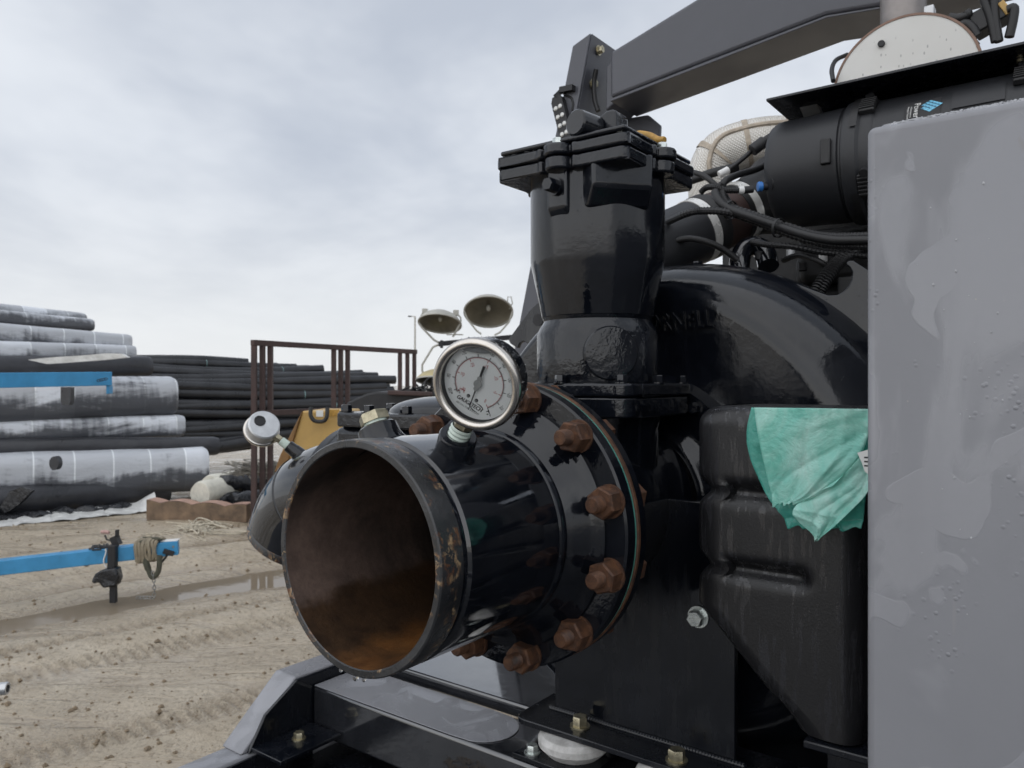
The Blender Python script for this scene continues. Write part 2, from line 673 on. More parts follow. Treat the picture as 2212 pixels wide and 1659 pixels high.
M['case'] = paint_black('gauge_case_black', peel=200, strength=0.05, dist=0.0004, rlo=0.12, rhi=0.3)
M['green'] = simple('green_gasket', (0.08, 0.28, 0.23), 0.5, 0, 0.15, 30)

g = Mat('gauge_glass')
fr = g.n('ShaderNodeFresnel', {'IOR': 1.45}).outputs[0]
tr = g.n('ShaderNodeBsdfTransparent', {'Color': (0.97, 0.98, 0.975)}).outputs[0]
gl = g.n('ShaderNodeBsdfGlossy', {'Color': (1, 1, 1), 'Roughness': 0.03}).outputs[0]
mxs = g.n('ShaderNodeMixShader', {0: fr, 1: tr, 2: gl}).outputs[0]
g.nt.links.new(mxs, g.out.inputs['Surface'])
M['glass'] = g.m

g = Mat('clear_water_drop')
fr = g.n('ShaderNodeFresnel', {'IOR': 1.33}).outputs[0]
tr = g.n('ShaderNodeBsdfRefraction', {'Color': (1, 1, 1), 'Roughness': 0.0, 'IOR': 1.33}).outputs[0]
gl = g.n('ShaderNodeBsdfGlossy', {'Color': (1, 1, 1), 'Roughness': 0.02}).outputs[0]
mxs = g.n('ShaderNodeMixShader', {0: fr, 1: tr, 2: gl}).outputs[0]
g.nt.links.new(mxs, g.out.inputs['Surface'])
M['drop'] = g.m

M['bead'] = simple('rain_beads_on_paint', (0.36, 0.365, 0.385), 0.06, 0, 0.2, 60)

def film_mat(name, lo, hi, tlo, thi, tint):
    g = Mat(name)
    wr = g.noise(17, 5, 0.66, 0.4)
    nb = g.bump(wr, 0.85, 0.008)
    cl = g.mix(g.mr(g.noise(9, 4, 0.62, 1.0), 0.36, 0.66), lo, hi)
    g.set(col=cl, rough=0.16, normal=nb, spec=0.7)
    tl = g.n('ShaderNodeBsdfTranslucent', {'Color': cl, 'Normal': nb}).outputs[0]
    tp = g.n('ShaderNodeBsdfTransparent', {'Color': tint}).outputs[0]
    m1 = g.n('ShaderNodeMixShader', {0: 0.30, 1: g.b.outputs[0], 2: tl}).outputs[0]
    m2 = g.n('ShaderNodeMixShader', {0: g.mr(wr, 0.35, 0.65, tlo, thi), 1: m1, 2: tp}).outputs[0]
    g.nt.links.new(m2, g.out.inputs['Surface'])
    return g.m


M['bag'] = film_mat('pale_mint_plastic_film', (0.32, 0.78, 0.68), (0.74, 0.96, 0.90), 0.06, 0.42, (0.5, 0.9, 0.8))
M['bag_thin'] = film_mat('thin_turquoise_film', (0.12, 0.56, 0.48), (0.25, 0.70, 0.60), 0.15, 0.55, (0.35, 0.82, 0.72))

g = Mat('white_rubber_mount')
c = g.mix(g.mr(g.noise(28, 6, 0.7), 0.38, 0.72), (0.72, 0.71, 0.69), (0.40, 0.39, 0.37))
g.set(col=c, rough=0.5, normal=g.bump(g.noise(45, 5, 0.6), 0.3, 0.002))
M['mount'] = g.m

g = Mat('rain_spotted_cream_plate')
v1 = g.voro(60, g.coord((1.25, 1, 0.62), (0, 0, 0), (0, RAD(25), 0)))
v2 = g.math('MULTIPLY', g.mr(v1, 0.17, 0.12), g.mr(g.noise(9, 3), 0.46, 0.54))
c = g.mix(g.mr(g.noise(4, 4), 0.3, 0.7), (0.60, 0.59, 0.56), (0.66, 0.655, 0.63))
c = g.mix(g.math('MULTIPLY', v2, 0.75), c, (0.28, 0.275, 0.27))
g.set(col=c, rough=0.42)
M['cream'] = g.m
M['cream_band'] = simple('cream_clamp_band', (0.52, 0.48, 0.36), 0.45, 0.2, 0.12, 20)
M['stack'] = simple('stained_exhaust_steel', (0.24, 0.22, 0.21), 0.42, 0.7, 0.3, 9, 0.1, 60)
M['copper_edge'] = simple('heat_tinted_edge', (0.20, 0.13, 0.10), 0.5, 0.5, 0.3, 20)

g = Mat('quilted_heat_jacket')
cq = g.coord((1, 1, 1), (0, 0, 0), (RAD(35), RAD(20), RAD(45)))
w1 = g.n('ShaderNodeTexWave', {'Vector': cq, 'Scale': 52.0, 'Distortion': 0.5}, bands_direction='X').outputs['Fac']
w2 = g.n('ShaderNodeTexWave', {'Vector': cq, 'Scale': 52.0, 'Distortion': 0.5}, bands_direction='Y').outputs['Fac']
hq = g.math('MULTIPLY', w1, w2)
c = g.mix(g.mr(g.noise(10, 5), 0.35, 0.7), (0.86, 0.85, 0.82), (0.62, 0.59, 0.54))
c = g.mix(g.mr(hq, 0.0, 0.35), (0.58, 0.55, 0.50), c)
g.set(col=c, rough=0.40, metal=0.15, normal=g.bump(hq, 0.55, 0.004))
M['quilt'] = g.m
M['seam'] = simple('stained_jacket_seam', (0.42, 0.36, 0.29), 0.6, 0.2, 0.35, 30, 0.2, 100)

M['clamp'] = simple('bright_hose_clamp', (0.80, 0.79, 0.76), 0.3, 0.35, 0.08, 30)
M['brown_hose'] = simple('brown_silicone_sleeve', (0.050, 0.029, 0.025), 0.45, 0, 0.25, 10, 0.1, 80)
M['engine'] = simple('dark_engine_iron', (0.0085, 0.0088, 0.010), 0.55, 0, 0.4, 9, 0.3, 60, 0.003)
M['white_plastic'] = simple('white_plastic', (0.70, 0.70, 0.69), 0.4, 0, 0.06, 30)
M['blue_plastic'] = simple('blue_connector', (0.03, 0.17, 0.50), 0.4, 0, 0.1, 40)
M['yellow'] = simple('yellow_paint', (0.46, 0.29, 0.09), 0.5, 0, 0.12, 7, 0.1, 60, 0.003)
M['yellow_dull'] = simple('worn_yellow_grip', (0.42, 0.235, 0.045), 0.5, 0, 0.3, 60, 0.2, 120)
M['yellow_dark'] = simple('rusty_yellow_side', (0.20, 0.105, 0.035), 0.65, 0, 0.3, 10, 0.2, 60)
M['blue'] = simple('blue_trailer_paint', (0.045, 0.26, 0.50), 0.38, 0, 0.14, 7, 0.12, 40, 0.003)
M['white_paint'] = simple('white_paint', (0.72, 0.72, 0.70), 0.45, 0, 0.08, 12)
M['dark_steel'] = simple('dark_oily_steel', (0.020, 0.020, 0.022), 0.5, 0.2, 0.35, 14, 0.2, 80)
M['strap'] = simple('tan_webbing_strap', (0.27, 0.23, 0.165), 0.85, 0, 0.25, 16, 0.5, 160, 0.004)
M['olive'] = simple('olive_webbing', (0.07, 0.07, 0.05), 0.9, 0, 0.3, 20, 0.5, 160, 0.004)
M['pink'] = simple('faded_pink_grip', (0.48, 0.30, 0.27), 0.6, 0, 0.15, 30)
M['chain'] = simple('galvanised_chain', (0.26, 0.26, 0.25), 0.45, 0.7, 0.3, 20)
M['galv'] = simple('galvanised_tube', (0.60, 0.61, 0.62), 0.35, 0.75, 0.12, 12)
M['galv_dull'] = simple('dull_galvanised_lamp_shell', (0.42, 0.41, 0.37), 0.5, 0.15, 0.15, 6)
M['lamp_inside'] = simple('aged_lamp_reflector', (0.165, 0.15, 0.115), 0.45, 0.35, 0.35, 4)
M['lamp_yellow'] = simple('yellowed_lamp_shell', (0.44, 0.37, 0.20), 0.5, 0.05, 0.15, 6)
M['hdpe'] = simple('black_hdpe_pipe', (0.019, 0.020, 0.023), 0.34, 0, 0.3, 2.5, 0.1, 20, 0.004)
M['hdpe_line'] = simple('teal_pipe_marking', (0.16, 0.26, 0.26), 0.6, 0, 0.15, 10)
M['wood'] = simple('weathered_timber', (0.165, 0.112, 0.072), 0.75, 0, 0.45, 6, 0.5, 30, 0.006)
M['wood_top'] = simple('red_painted_timber', (0.40, 0.25, 0.19), 0.7, 0, 0.2, 8, 0.2, 30, 0.004)
M['rope'] = simple('frayed_white_rope', (0.46, 0.41, 0.32), 0.9, 0, 0.25, 20)
M['black_film'] = simple('crumpled_black_film', (0.016, 0.017, 0.020), 0.28, 0, 0.35, 6, 0.6, 14, 0.03)
M['white_film'] = simple('white_plastic_sheet', (0.60, 0.60, 0.58), 0.40, 0, 0.15, 5, 0.6, 12, 0.03)
M['canvas'] = simple('white_canvas_roll', (0.63, 0.61, 0.53), 0.85, 0, 0.15, 9, 0.5, 40, 0.01)
M['lens'] = simple('led_lens', (0.58, 0.58, 0.56), 0.15, 0.3, 0.2, 60)


def roll_mat(name, seed, dirt, light=(0.76, 0.79, 0.84), dark=(0.060, 0.064, 0.075), shade=0.5):
    g = Mat(name)
    s = g.sep()
    t = g.math('MULTIPLY', s[0], 2.05)
    fl = g.math('FLOOR', t)
    wn_ = g.n('ShaderNodeTexWhiteNoise', {'W': g.math('ADD', fl, seed * 3.17)}, noise_dimensions='1D').outputs['Value']
    fr_ = g.math('FRACT', t)
    seam = g.math('MULTIPLY', g.mr(fr_, 0.05, 0.02), 0.65)
    base = g.mix(g.mr(wn_, 0.55, 1.0, 0, 1), tuple(x * 0.62 for x in light), light)
    base = g.mix(seam, base, tuple(min(1, x * 1.25) for x in light))
    cl = g.noise(1.0, 6, 0.68, 0.4, sc=(0.9, 3.0, 3.0), loc=(seed, seed * 2, 0))
    st = g.noise(1.0, 4, 0.6, 0.1, sc=(11, 1.2, 1.2), loc=(seed, 0, 3))
    low = g.mr(s[2], 0.10, -0.26, 0, 0.34)   # darker underside: shading put into the colour, with some dirt
    d = g.math('ADD', g.math('ADD', g.math('MULTIPLY', cl, 0.75), g.math('MULTIPLY', st, 0.25)), low)
    base = g.mix(g.mr(d, 0.53 - dirt, 0.72 - dirt, 0, 0.95, True), base, dark)
    g.set(col=base, rough=0.42, normal=g.bump(g.noise(1, 5, 0.6, 0.4, sc=(4, 9, 9)), 0.5, 0.03))
    return g.m


for k_, (dirt_) in enumerate((0.02, 0.10, -0.04, 0.0, -0.02, 0.03)):
    M['roll%d' % k_] = roll_mat('wrapped_white_roll_%d' % k_, 1.7 * k_ + 0.4, dirt_)
M['roll_black'] = simple('wrapped_black_roll', (0.030, 0.031, 0.036), 0.36, 0, 0.3, 2.2, 0.5, 7, 0.02)

# mud
g = Mat('wet_yard_mud')
big = g.noise(0.55, 3, 0.6, 0.4)
mid = g.noise(4.5, 5, 0.70, 0.2)
fin = g.noise(30, 4, 0.75)
c = g.mix(g.mr(big, 0.35, 0.65), (0.410, 0.342, 0.250), (0.520, 0.448, 0.345))
c = g.mix(g.mr(mid, 0.45, 0.72, 0, 0.55), c, (0.290, 0.232, 0.162))
c = g.mix(g.mr(fin, 0.50, 0.66, 0, 0.7), c, (0.200, 0.155, 0.105))
c = g.mix(g.mr(g.noise(90, 3, 0.6, loc=(5, 5, 0)), 0.60, 0.70, 0, 0.5), c, (0.50, 0.43, 0.33))
hgt = g.sep()[2]
damp = g.mr(g.math('ADD', hgt, g.math('MULTIPLY', g.math('SUBTRACT', mid, 0.5), 0.03)), 0.006, -0.026)
c = g.mix(g.math('MULTIPLY', damp, 0.5), c, (0.250, 0.198, 0.140))
rg = g.math('SUBTRACT', g.mr(mid, 0.35, 0.65, 0.26, 0.50), g.math('MULTIPLY', damp, 0.20))
film = g.mr(g.noise(1.6, 4, 0.62, 0.4, vec=g.coord((0.32, 1.7, 1), (2.1, 0.7, 0), (0, 0, RAD(-43.8)))), 0.47, 0.61, 0, 1, True)
rg = g.mix(film, rg, (0.07, 0.07, 0.07))
c = g.mix(g.math('MULTIPLY', film, 0.30), c, (0.31, 0.255, 0.185))
dry_ = g.math('SUBTRACT', 1.0, g.math('MULTIPLY', film, 0.6))
nb = g.bump(g.math('MULTIPLY', dry_, g.math('ADD', mid, g.math('MULTIPLY', fin, 0.55))), 0.8, 0.034)
g.set(col=c, rough=rg, normal=nb)
M['mud'] = g.m
g = Mat('muddy_puddle_water')
g.set(col=(0.240, 0.195, 0.140), rough=0.03, ior=1.33, normal=g.bump(g.noise(5, 3), 0.05, 0.01))
M['puddle'] = g.m
M['apron_dark'] = simple('unseen_apron_dark', (0.045, 0.046, 0.050), 0.45, 0, 0.3, 3, 0.4, 90, 0.006)  # surface of the added apron, kept dark for what the paint reflects
M['clod'] = simple('mud_clod', (0.20, 0.152, 0.10), 0.85, 0, 0.35, 30)


# ================================================================== the yard
_rs = np.random.RandomState(11)
_LAT = _rs.rand(256, 256)


def vnoise(x, y, s):
    x, y = x / s + 100.0, y / s + 100.0
    i, j = np.floor(x).astype(int), np.floor(y).astype(int)
    fx, fy = x - i, y - j
    fx, fy = fx * fx * (3 - 2 * fx), fy * fy * (3 - 2 * fy)
    L = lambda a, b: _LAT[a % 256, b % 256]
    return (L(i, j) * (1 - fx) + L(i + 1, j) * fx) * (1 - fy) + (L(i, j + 1) * (1 - fx) + L(i + 1, j + 1) * fx) * fy - 0.5


def ground_h(X, Y):
    c = X * 0.69 - Y * 0.72
    s = X * 0.72 + Y * 0.69
    wob = 0.35 * vnoise(s, c * 0.3, 2.3) + 0.10 * vnoise(s, c, 0.7)
    h = 0.028 * vnoise(X, Y, 1.6) + 0.022 * vnoise(s * .45, c, 0.40) + 0.012 * vnoise(s * .35, c, 0.13) + 0.006 * vnoise(X, Y, 0.07)
    for c0, wd, dp in ((-4.1, 0.16, 0.030), (-5.2, 0.17, 0.034), (-5.75, 0.12, 0.025), (-6.5, 0.45, 0.058), (-7.25, 0.14, 0.065),
                       (-7.7, 0.12, 0.055), (-8.35, 0.22, 0.065), (-9.2, 0.16, 0.035), (-3.0, 0.2, 0.02)):
        q = (c - c0 - wob) / wd
        am = 0.75 + 0.9 * vnoise(s, c * 0.2 + c0 * 7, 1.1)
        h = h - dp * am * np.exp(-q * q) + 0.42 * dp * am * (np.exp(-(q - 1.9) ** 2) + np.exp(-(q + 1.9) ** 2))
    for c0 in (-5.2, -5.75, -4.1):                   # tyre tread pressed into the mud
        m = np.exp(-((c - c0 - wob) / 0.13) ** 4)
        h = h + 0.016 * m * np.sign(np.sin(s * 2 * PI / 0.075 + 9 * np.abs(c - c0 - wob)))
    near = 1 / (1 + np.exp((np.hypot(X + 3, Y - 7) - 9.5) / 0.6))
    return h * near


def axis_pts(lo, hi, step, far):
    a = list(np.arange(lo, hi, step))
    d, x = step, hi
    while x < far:
        a.append(x)
        d *= 1.35
        x += d
    a.append(far)
    d, x = step, lo
    pre = []
    while x > -far:
        d *= 1.35
        x -= d
        pre.append(max(x, -far))
    return np.array(sorted(set(pre + a)))


gx = axis_pts(-7.6, 1.2, 0.028, 700.0)
gy = axis_pts(2.6, 11.6, 0.033, 700.0)
GX, GY = np.meshgrid(gx, gy, indexing='ij')
GZ = ground_h(GX, GY)
nvx, nvy = len(gx), len(gy)
co = np.stack([GX, GY, GZ], -1).reshape(-1, 3).astype(np.float32)
ii, jj = np.meshgrid(np.arange(nvx - 1), np.arange(nvy - 1), indexing='ij')
q = np.stack([ii * nvy + jj, (ii + 1) * nvy + jj, (ii + 1) * nvy + jj + 1, ii * nvy + jj + 1], -1).reshape(-1, 4)
me = bpy.data.meshes.new('ground')
me.vertices.add(len(co))
me.vertices.foreach_set('co', co.ravel())
me.loops.add(q.size)
me.loops.foreach_set('vertex_index', q.ravel().astype(np.int32))
me.polygons.add(len(q))
me.polygons.foreach_set('loop_start', np.arange(0, q.size, 4, dtype=np.int32))
me.polygons.foreach_set('use_smooth', np.ones(len(q), dtype=bool))
me.update(calc_edges=True)
ground = struct(obj('ground', me, M['mud']))

b = MB()
b.add([(-12, 3.2, -0.032), (1.5, 3.2, -0.032), (1.5, 12.5, -0.032), (-12, 12.5, -0.032)], [(0, 1, 2, 3)])
puddle = struct(b.build('puddle_water', M['puddle'], recalc=False))

b = MB().box((-3.2, -22, -0.05), (22, 2.55, 0.062))  # unseen slab, added to give the black paint something dark to reflect
ap = struct(b.build('unseen_dark_apron', M['apron_dark'], bevel=0.03))

rr = random.Random(5)
b = MB()
cx = np.array([rr.uniform(-7.0, 0.6) for _ in range(6000)])
cy = np.array([3.0 + 8.5 * rr.random() ** 1.7 for _ in range(6000)])
cz = ground_h(cx, cy)
for x, y, z in zip(cx, cy, cz):
    r = 0.004 + 0.018 * rr.random() ** 4
    p = [(x + r * rr.uniform(.7, 1.3) * dx, y + r * rr.uniform(.7, 1.3) * dy, z + r * 0.2 + r * rr.uniform(.5, .9) * dz)
         for dx, dy, dz in ((1, 0, 0), (0, 1, 0), (-1, 0, 0), (0, -1, 0), (0, 0, 1), (0, 0, -1))]
    b.add(p, [(0, 1, 4), (1, 2, 4), (2, 3, 4), (3, 0, 4), (1, 0, 5), (2, 1, 5), (3, 2, 5), (0, 3, 5)])
cl = b.build('mud_clods', M['clod'], recalc=False, smooth=False)
cl['kind'] = 'stuff'
cl['label'] = 'small clods and pebbles scattered over the wet tan mud'
cl['category'] = 'clods'

# ================================================================== trailer chassis under the pump
AU, AW = -0.81, -0.238                      # axis of the suction side: u and height
fr = thing('trailer_chassis', 'grey and black steel trailer chassis carrying the pump, wet with rain', 'trailer chassis', (-1.0, 1.6, -H))
rail = MB().box((-1.632, -0.9, -0.852), (-1.552, 2.9, -0.985)).build('side_rail', M['grey'], fr, 0.006)
up = MB().prism([(1.040, -0.8515), (1.192, -0.717), (2.85, -0.717), (2.85, -0.8515)], 'x', -1.640, -1.562).build('raised_side_member', M['grey'], fr, 0.004)
MB().prism([(1.055, -0.850), (1.100, -0.777), (1.190, -0.722), (2.8, -0.722), (2.8, -0.850)], 'x', -1.5615, -1.552).build('gusset_plate', M['black_plate'], fr, 0.002)
MB().box((-1.551, -0.9, -0.858), (-1.5455, 1.232, -0.985)).build('inner_rail_black', M['black_plate'], fr)  # thin black sheet over the rail's inner side
sh = MB().box((-1.551, 1.06, -0.846), (-1.44, 1.232, -0.837)).build('bracket_shelf', M['black_plate'], fr, 0.0015)
cb = MB().box((-1.551, 1.236, -0.868), (0.62, 1.396, -0.750)).build('cross_beam', M['deck'], fr, 0.008, 3)
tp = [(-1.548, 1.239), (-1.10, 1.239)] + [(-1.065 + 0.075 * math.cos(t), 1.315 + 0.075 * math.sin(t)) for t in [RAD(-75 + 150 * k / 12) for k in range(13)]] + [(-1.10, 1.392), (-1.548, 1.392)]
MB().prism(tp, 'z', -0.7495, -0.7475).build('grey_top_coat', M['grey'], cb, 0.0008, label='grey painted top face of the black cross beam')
dk = MB().box((-1.551, 1.412, -0.76), (0.62, 2.9, -0.727)).build('deck_plate', M['deck'], fr, 0.006, 3)
MB().box((-1.545, -0.9, -0.93), (0.62, 1.42, -0.915)).build('floor_pan', M['black_plate'], fr)
MB().box((-1.545, 1.398, -0.84), (0.62, 1.411, -0.775)).build('drain_channel', M['black_plate'], fr)
for dv in (0.9, 2.5):                       # axle stands carry the chassis to the ground
    MB().box((-1.62, dv + 0.35, -0.986), (-1.56, dv + 0.43, -H + 0.005)).build('prop_leg', M['grey_dark'], fr)
    MB().box((0.52, dv + 0.35, -0.986), (0.58, dv + 0.43, -H + 0.05)).build('prop_leg', M['grey_dark'], fr)
MB().box((0.54, -0.9, -0.852), (0.62, 2.9, -0.985)).build('side_rail', M['grey'], fr, 0.006)


def hex_bolt_mesh(name, r, hgt, washer=1.55, shank=0.0, ch=0.12, wt=0.18):
    b = MB()
    b.cyl((0, 0, 0), (0, 0, hgt * wt), r * washer, 20)
    b.hex((0, 0, hgt * wt), (0, 0, hgt * (1 + wt)), r, hgt * ch, 0.3)
    if shank:
        b.cyl((0, 0, 0), (0, 0, -shank), r * 0.55, 12)
    return b.mesh(name)


MESH = {}
MESH['bolt_big'] = hex_bolt_mesh('bolt', 0.0155, 0.018, 1.30, 0.03)
MESH['bolt_mid'] = hex_bolt_mesh('bolt', 0.012, 0.014, 1.35, 0.02)
MESH['bolt_sm'] = hex_bolt_mesh('bolt', 0.0095, 0.010, 1.25, 0.01)
MESH['bolt_blk'] = hex_bolt_mesh('bolt', 0.0105, 0.013, 1.25, 0.01)
ROT = {'+z': (0, 0, 0), '-y': (RAD(90), 0, 0), '+y': (RAD(-90), 0, 0), '-x': (0, RAD(-90), 0), '+x': (0, RAD(90), 0)}


def bolt(parent, key, p, m, d='+z', spin=0.0, name='bolt'):
    k = (key, m.name)
    if k not in MESH:
        MESH[k] = MESH[key].copy()
        MESH[k].materials.clear()
        MESH[k].materials.append(m)
    o = obj(name, MESH[k], None, parent, p)
    e = Euler(ROT[d])
    o.rotation_euler = (e.to_matrix() @ Matrix.Rotation(spin, 3, 'Z')).to_euler()
    return o


bolt(fr, 'bolt_mid', (-1.500, 1.155, -0.837), M['zinc'], '+z', 0.2)
# dried silt blown onto the floor pan
b = MB()
for k in range(90):
    a_, r_ = rr.uniform(0, 2 * PI), 0.034 * math.sqrt(rr.random())
    b.sphere((-1.20 + r_ * 1.8 * math.cos(a_), 1.06 + r_ * math.sin(a_), -0.9145), 0.006, 1, 1, .35, 5, 4)
b.build('dried_silt', M['clod'], fr, kind='stuff')

# ================================================================== pump
pump = thing('water_pump', 'large glossy black centrifugal water pump with open suction pipe and bolted flange', 'pump', (AU, 1.40, -0.75))
A0 = (AU, 0.0, AW)
A0F = (AU, -0.02, AW)
YA = (0, 1, 0)
R_OUT, R_IN, V_RIM, V_FL = 0.162, 0.1505, 0.7144, 1.066
sp = MB().lathe([(R_OUT, 0.774), (R_OUT, 0.80), (R_OUT, 0.90), (R_OUT, 1.0), (R_OUT, 1.036)], A0, YA, 96).build('suction_pipe', M['black_smooth'], pump, recalc=True)
MB().lathe([(R_OUT - 0.0035, 0.7585), (R_OUT - 0.0045, 0.764), (R_OUT - 0.0045, 0.7705), (R_OUT, 0.7742)], A0, YA, 96).build('pipe_groove', M['black_smooth'], sp)
rim = MB().lathe([(R_IN, V_RIM + 0.0015), (R_IN + 0.0015, V_RIM), (R_OUT - 0.002, V_RIM), (R_OUT, V_RIM + 0.002), (R_OUT + 0.0004, 0.735), (R_OUT, 0.757), (R_OUT - 0.004, 0.7595)], A0, YA, 96).build('pipe_rim', M['rim'], sp, label='chipped and rust-flecked rim of the open suction pipe')
bore_o = MB().lathe([(R_IN, V_RIM + 0.0015), (R_IN, 0.9), (R_IN, 1.1), (R_IN, 1.46), (0.05, 1.47), (0, 1.47)], A0, YA, 96).mesh('pipe_bore', Vector((AU, 0.7144, AW)), recalc=False)
bo = obj('pipe_bore', bore_o, M['bore'], sp, (AU, 0.7144, AW))
bo['label'] = 'rust-stained dark bore with orange silt in the bottom'
# dripping water bead below the rim
b = MB()
for ang, r_ in ((-90, 0.0042), (-84, 0.0028), (-101, 0.0025), (60, 0.0016), (48, 0.0014), (33, 0.0015), (118, 0.0013)):
    t = RAD(ang)
    rr_ = R_OUT if ang < 0 else R_OUT + 0.0005
    b.sphere((AU + rr_ * math.cos(t), V_RIM + (0.004 if ang < 0 else 0.02), AW + rr_ * math.sin(t) - (0.0025 if ang < 0 else 0)), r_, 1, 1, 1.25 if ang < 0 else .6, 8, 6)
b.build('water_drops', M['drop'], sp, kind='stuff')

# weld neck and flange
fl = MB().lathe([(R_OUT, 1.000), (R_OUT + 0.0035, 1.004), (R_OUT + 0.0045, 1.009), (R_OUT + 0.002, 1.014), (R_OUT + 0.002, 1.018), (0.1755, 1.030), (0.186, 1.046), (0.1945, 1.0535), (0.2010, 1.0548), (0.2060, 1.0600), (0.2063, 1.0655), (0.2380, 1.0655), (0.2415, 1.069), (0.2415, 1.092), (0.236, 1.0955), (0.150, 1.0955)], A0F, YA, 128).build('suction_flange', M['black'], pump)
MB().lathe([(0.232, 1.0955), (0.2405, 1.0957), (0.2405, 1.0982), (0.232, 1.0984)], A0F, YA, 128).build('gasket', M['green'], fl, label='thin green gasket edge between the flanges')
mf = MB().lathe([(0.150, 1.0985), (0.236, 1.0985), (0.2425, 1.102), (0.2425, 1.108)], A0F, YA, 128).build('rusty_flange_edge', M['rust'], fl)
MB().lathe([(0.2425, 1.108), (0.2425, 1.126), (0.238, 1.130), (0.19, 1.132), (0.172, 1.150), (0.165, 1.180), (0.165, 1.475)], A0F, YA, 128).build('suction_neck', M['black'], pump)
# nuts and studs of the twelve-bolt circle
b = MB()
b.cyl((0, 0, 0), (0, 0, 0.004), 0.0268, 24)
b.hex((0, 0, 0.004), (0, 0, 0.032), 0.0252, 0.003, 0.15)
nut_me = b.mesh('nut')
nut_me.materials.append(M['rust'])
b = MB()
for k in range(9):
    z0 = 0.030 + k * 0.0026
    b.lathe([(0.0118, z0), (0.0130, z0 + 0.0013), (0.0118, z0 + 0.0026)], (0, 0, 0), (0, 0, 1), 16)
b.lathe([(0.0122, 0.0532), (0.0105, 0.0555), (0, 0.0558)], (0, 0, 0), (0, 0, 1), 16)
stud_me = b.mesh('stud')
stud_me.materials.append(M['rust'])
hd = MB()
hd.hex((0, 0, 0), (0, 0, 0.018), 0.0245, 0.003, 0.2)
head_me = hd.mesh('bolt_head')
head_me.materials.append(M['rust'])
for k in range(12):
    t = RAD(15 + 30 * k)
    p = (AU + 0.2195 * math.cos(t), 1.0452, AW + 0.2195 * math.sin(t))
    nt_ = obj('nut', nut_me, None, fl, p, (RAD(90), 0, 0))
    nt_.rotation_euler = (Euler((RAD(90), 0, 0)).to_matrix() @ Matrix.Rotation(k * 1.3, 3, 'Z')).to_euler()
    obj('stud', stud_me, None, fl, p, (RAD(90), 0, 0))
    obj('bolt_head', head_me, None, fl, (p[0], 1.1075, p[2]), (RAD(-90), 0, 0))

# tapped bungs welded on the pipe
EY = Vector(w2m(Vector((0.403, -0.378, 0.831)) + Vector((0, 0, H)))).normalized()   # gauge stem direction, machine frame
gv = 0.772
GCM = Vector((-0.664, 0.8144, 0.004))        # middle of the gauge case
g_b = Vector((-0.7337, 0.834, -0.1015))       # foot of the bung on the pipe wall
g_d = (GCM - EY * 0.08 - g_b).normalized()
b = MB()
b.lathe([(0.036, -0.012), (0.0320, 0.003), (0.0282, 0.008), (0.0275, 0.012), (0.0275, 0.034), (0.0255, 0.0375), (0.017, 0.038), (0.017, 0.026), (0, 0.026)], g_b, g_d, 40)
b.build('gauge_bung', M['black'], sp)
d2 = Vector((-0.42, -0.03, 0.907)).normalized()
o2 = Vector((AU, 0.838, AW))
pb = MB().lathe([(0.045, R_OUT - 0.012), (0.036, R_OUT + 0.002), (0.033, R_OUT + 0.010), (0.031, R_OUT + 0.026), (0.027, R_OUT + 0.029), (0.0, R_OUT + 0.029)], o2, d2, 36).build('plug_bung', M['black'], sp)
b = MB()
b.lathe([(0.0185, R_OUT + 0.028), (0.0195, R_OUT + 0.031), (0.0185, R_OUT + 0.034), (0.0195, R_OUT + 0.037), (0, R_OUT + 0.037)], o2, d2, 24)
b.build('thread_tape', M['tape'], pb)
b = MB()
b.hex(o2 + d2 * (R_OUT + 0.035), o2 + d2 * (R_OUT + 0.050), 0.024, 0.003)
b.build('hex_plug', M['zinc'], pb)

# volute casing
VU, VW = -0.78, -0.245


def vol_R(t):                               # t from the top, towards +u, radians
    t = t % (2 * PI)
    return 0.512 + 0.060 * min(1.0, t / RAD(70)) * (1 - max(0, min(1, (t - RAD(150)) / RAD(90)))) - 0.07 * math.sin(PI * max(0, min(1, (t - RAD(200)) / RAD(160)))) ** 2


VF, VB = 1.462, 1.86


def vol_pt(i, j):
    t = i * 2 * PI
    R = vol_R(t)
    prof = [(0.15, VF - 0.012), (0.168, VF - 0.012), (0.18, VF + 0.006), (0.205, VF + 0.008), (0.225, VF - 0.006), (0.262, VF - 0.008), (0.272, VF + 0.030), (0.300, VF + 0.034), (0.425, VF + 0.006)]
    r0, v0 = 0.425, VF + 0.006
    n1 = 14
    for k in range(1, n1 + 1):
        a = PI / 2 * k / n1
        prof.append((r0 + (R - r0) * math.sin(a) ** 0.92, v0 + 0.20 * (1 - math.cos(a) ** 0.95 if a < PI / 2 - 1e-4 else 1)))
    for k in range(1, 9):
        a = PI / 2 * k / 8
        prof.append((R - 0.20 * (1 - math.cos(a)), v0 + 0.20 + 0.18 * math.sin(a)))
    prof.append((0.1, VB + 0.01))
    x = j * (len(prof) - 1)
    k = min(int(x + 1e-6), len(prof) - 1)
    r, v = prof[k]
    return (VU + r * math.sin(t), v, VW + r * math.cos(t))


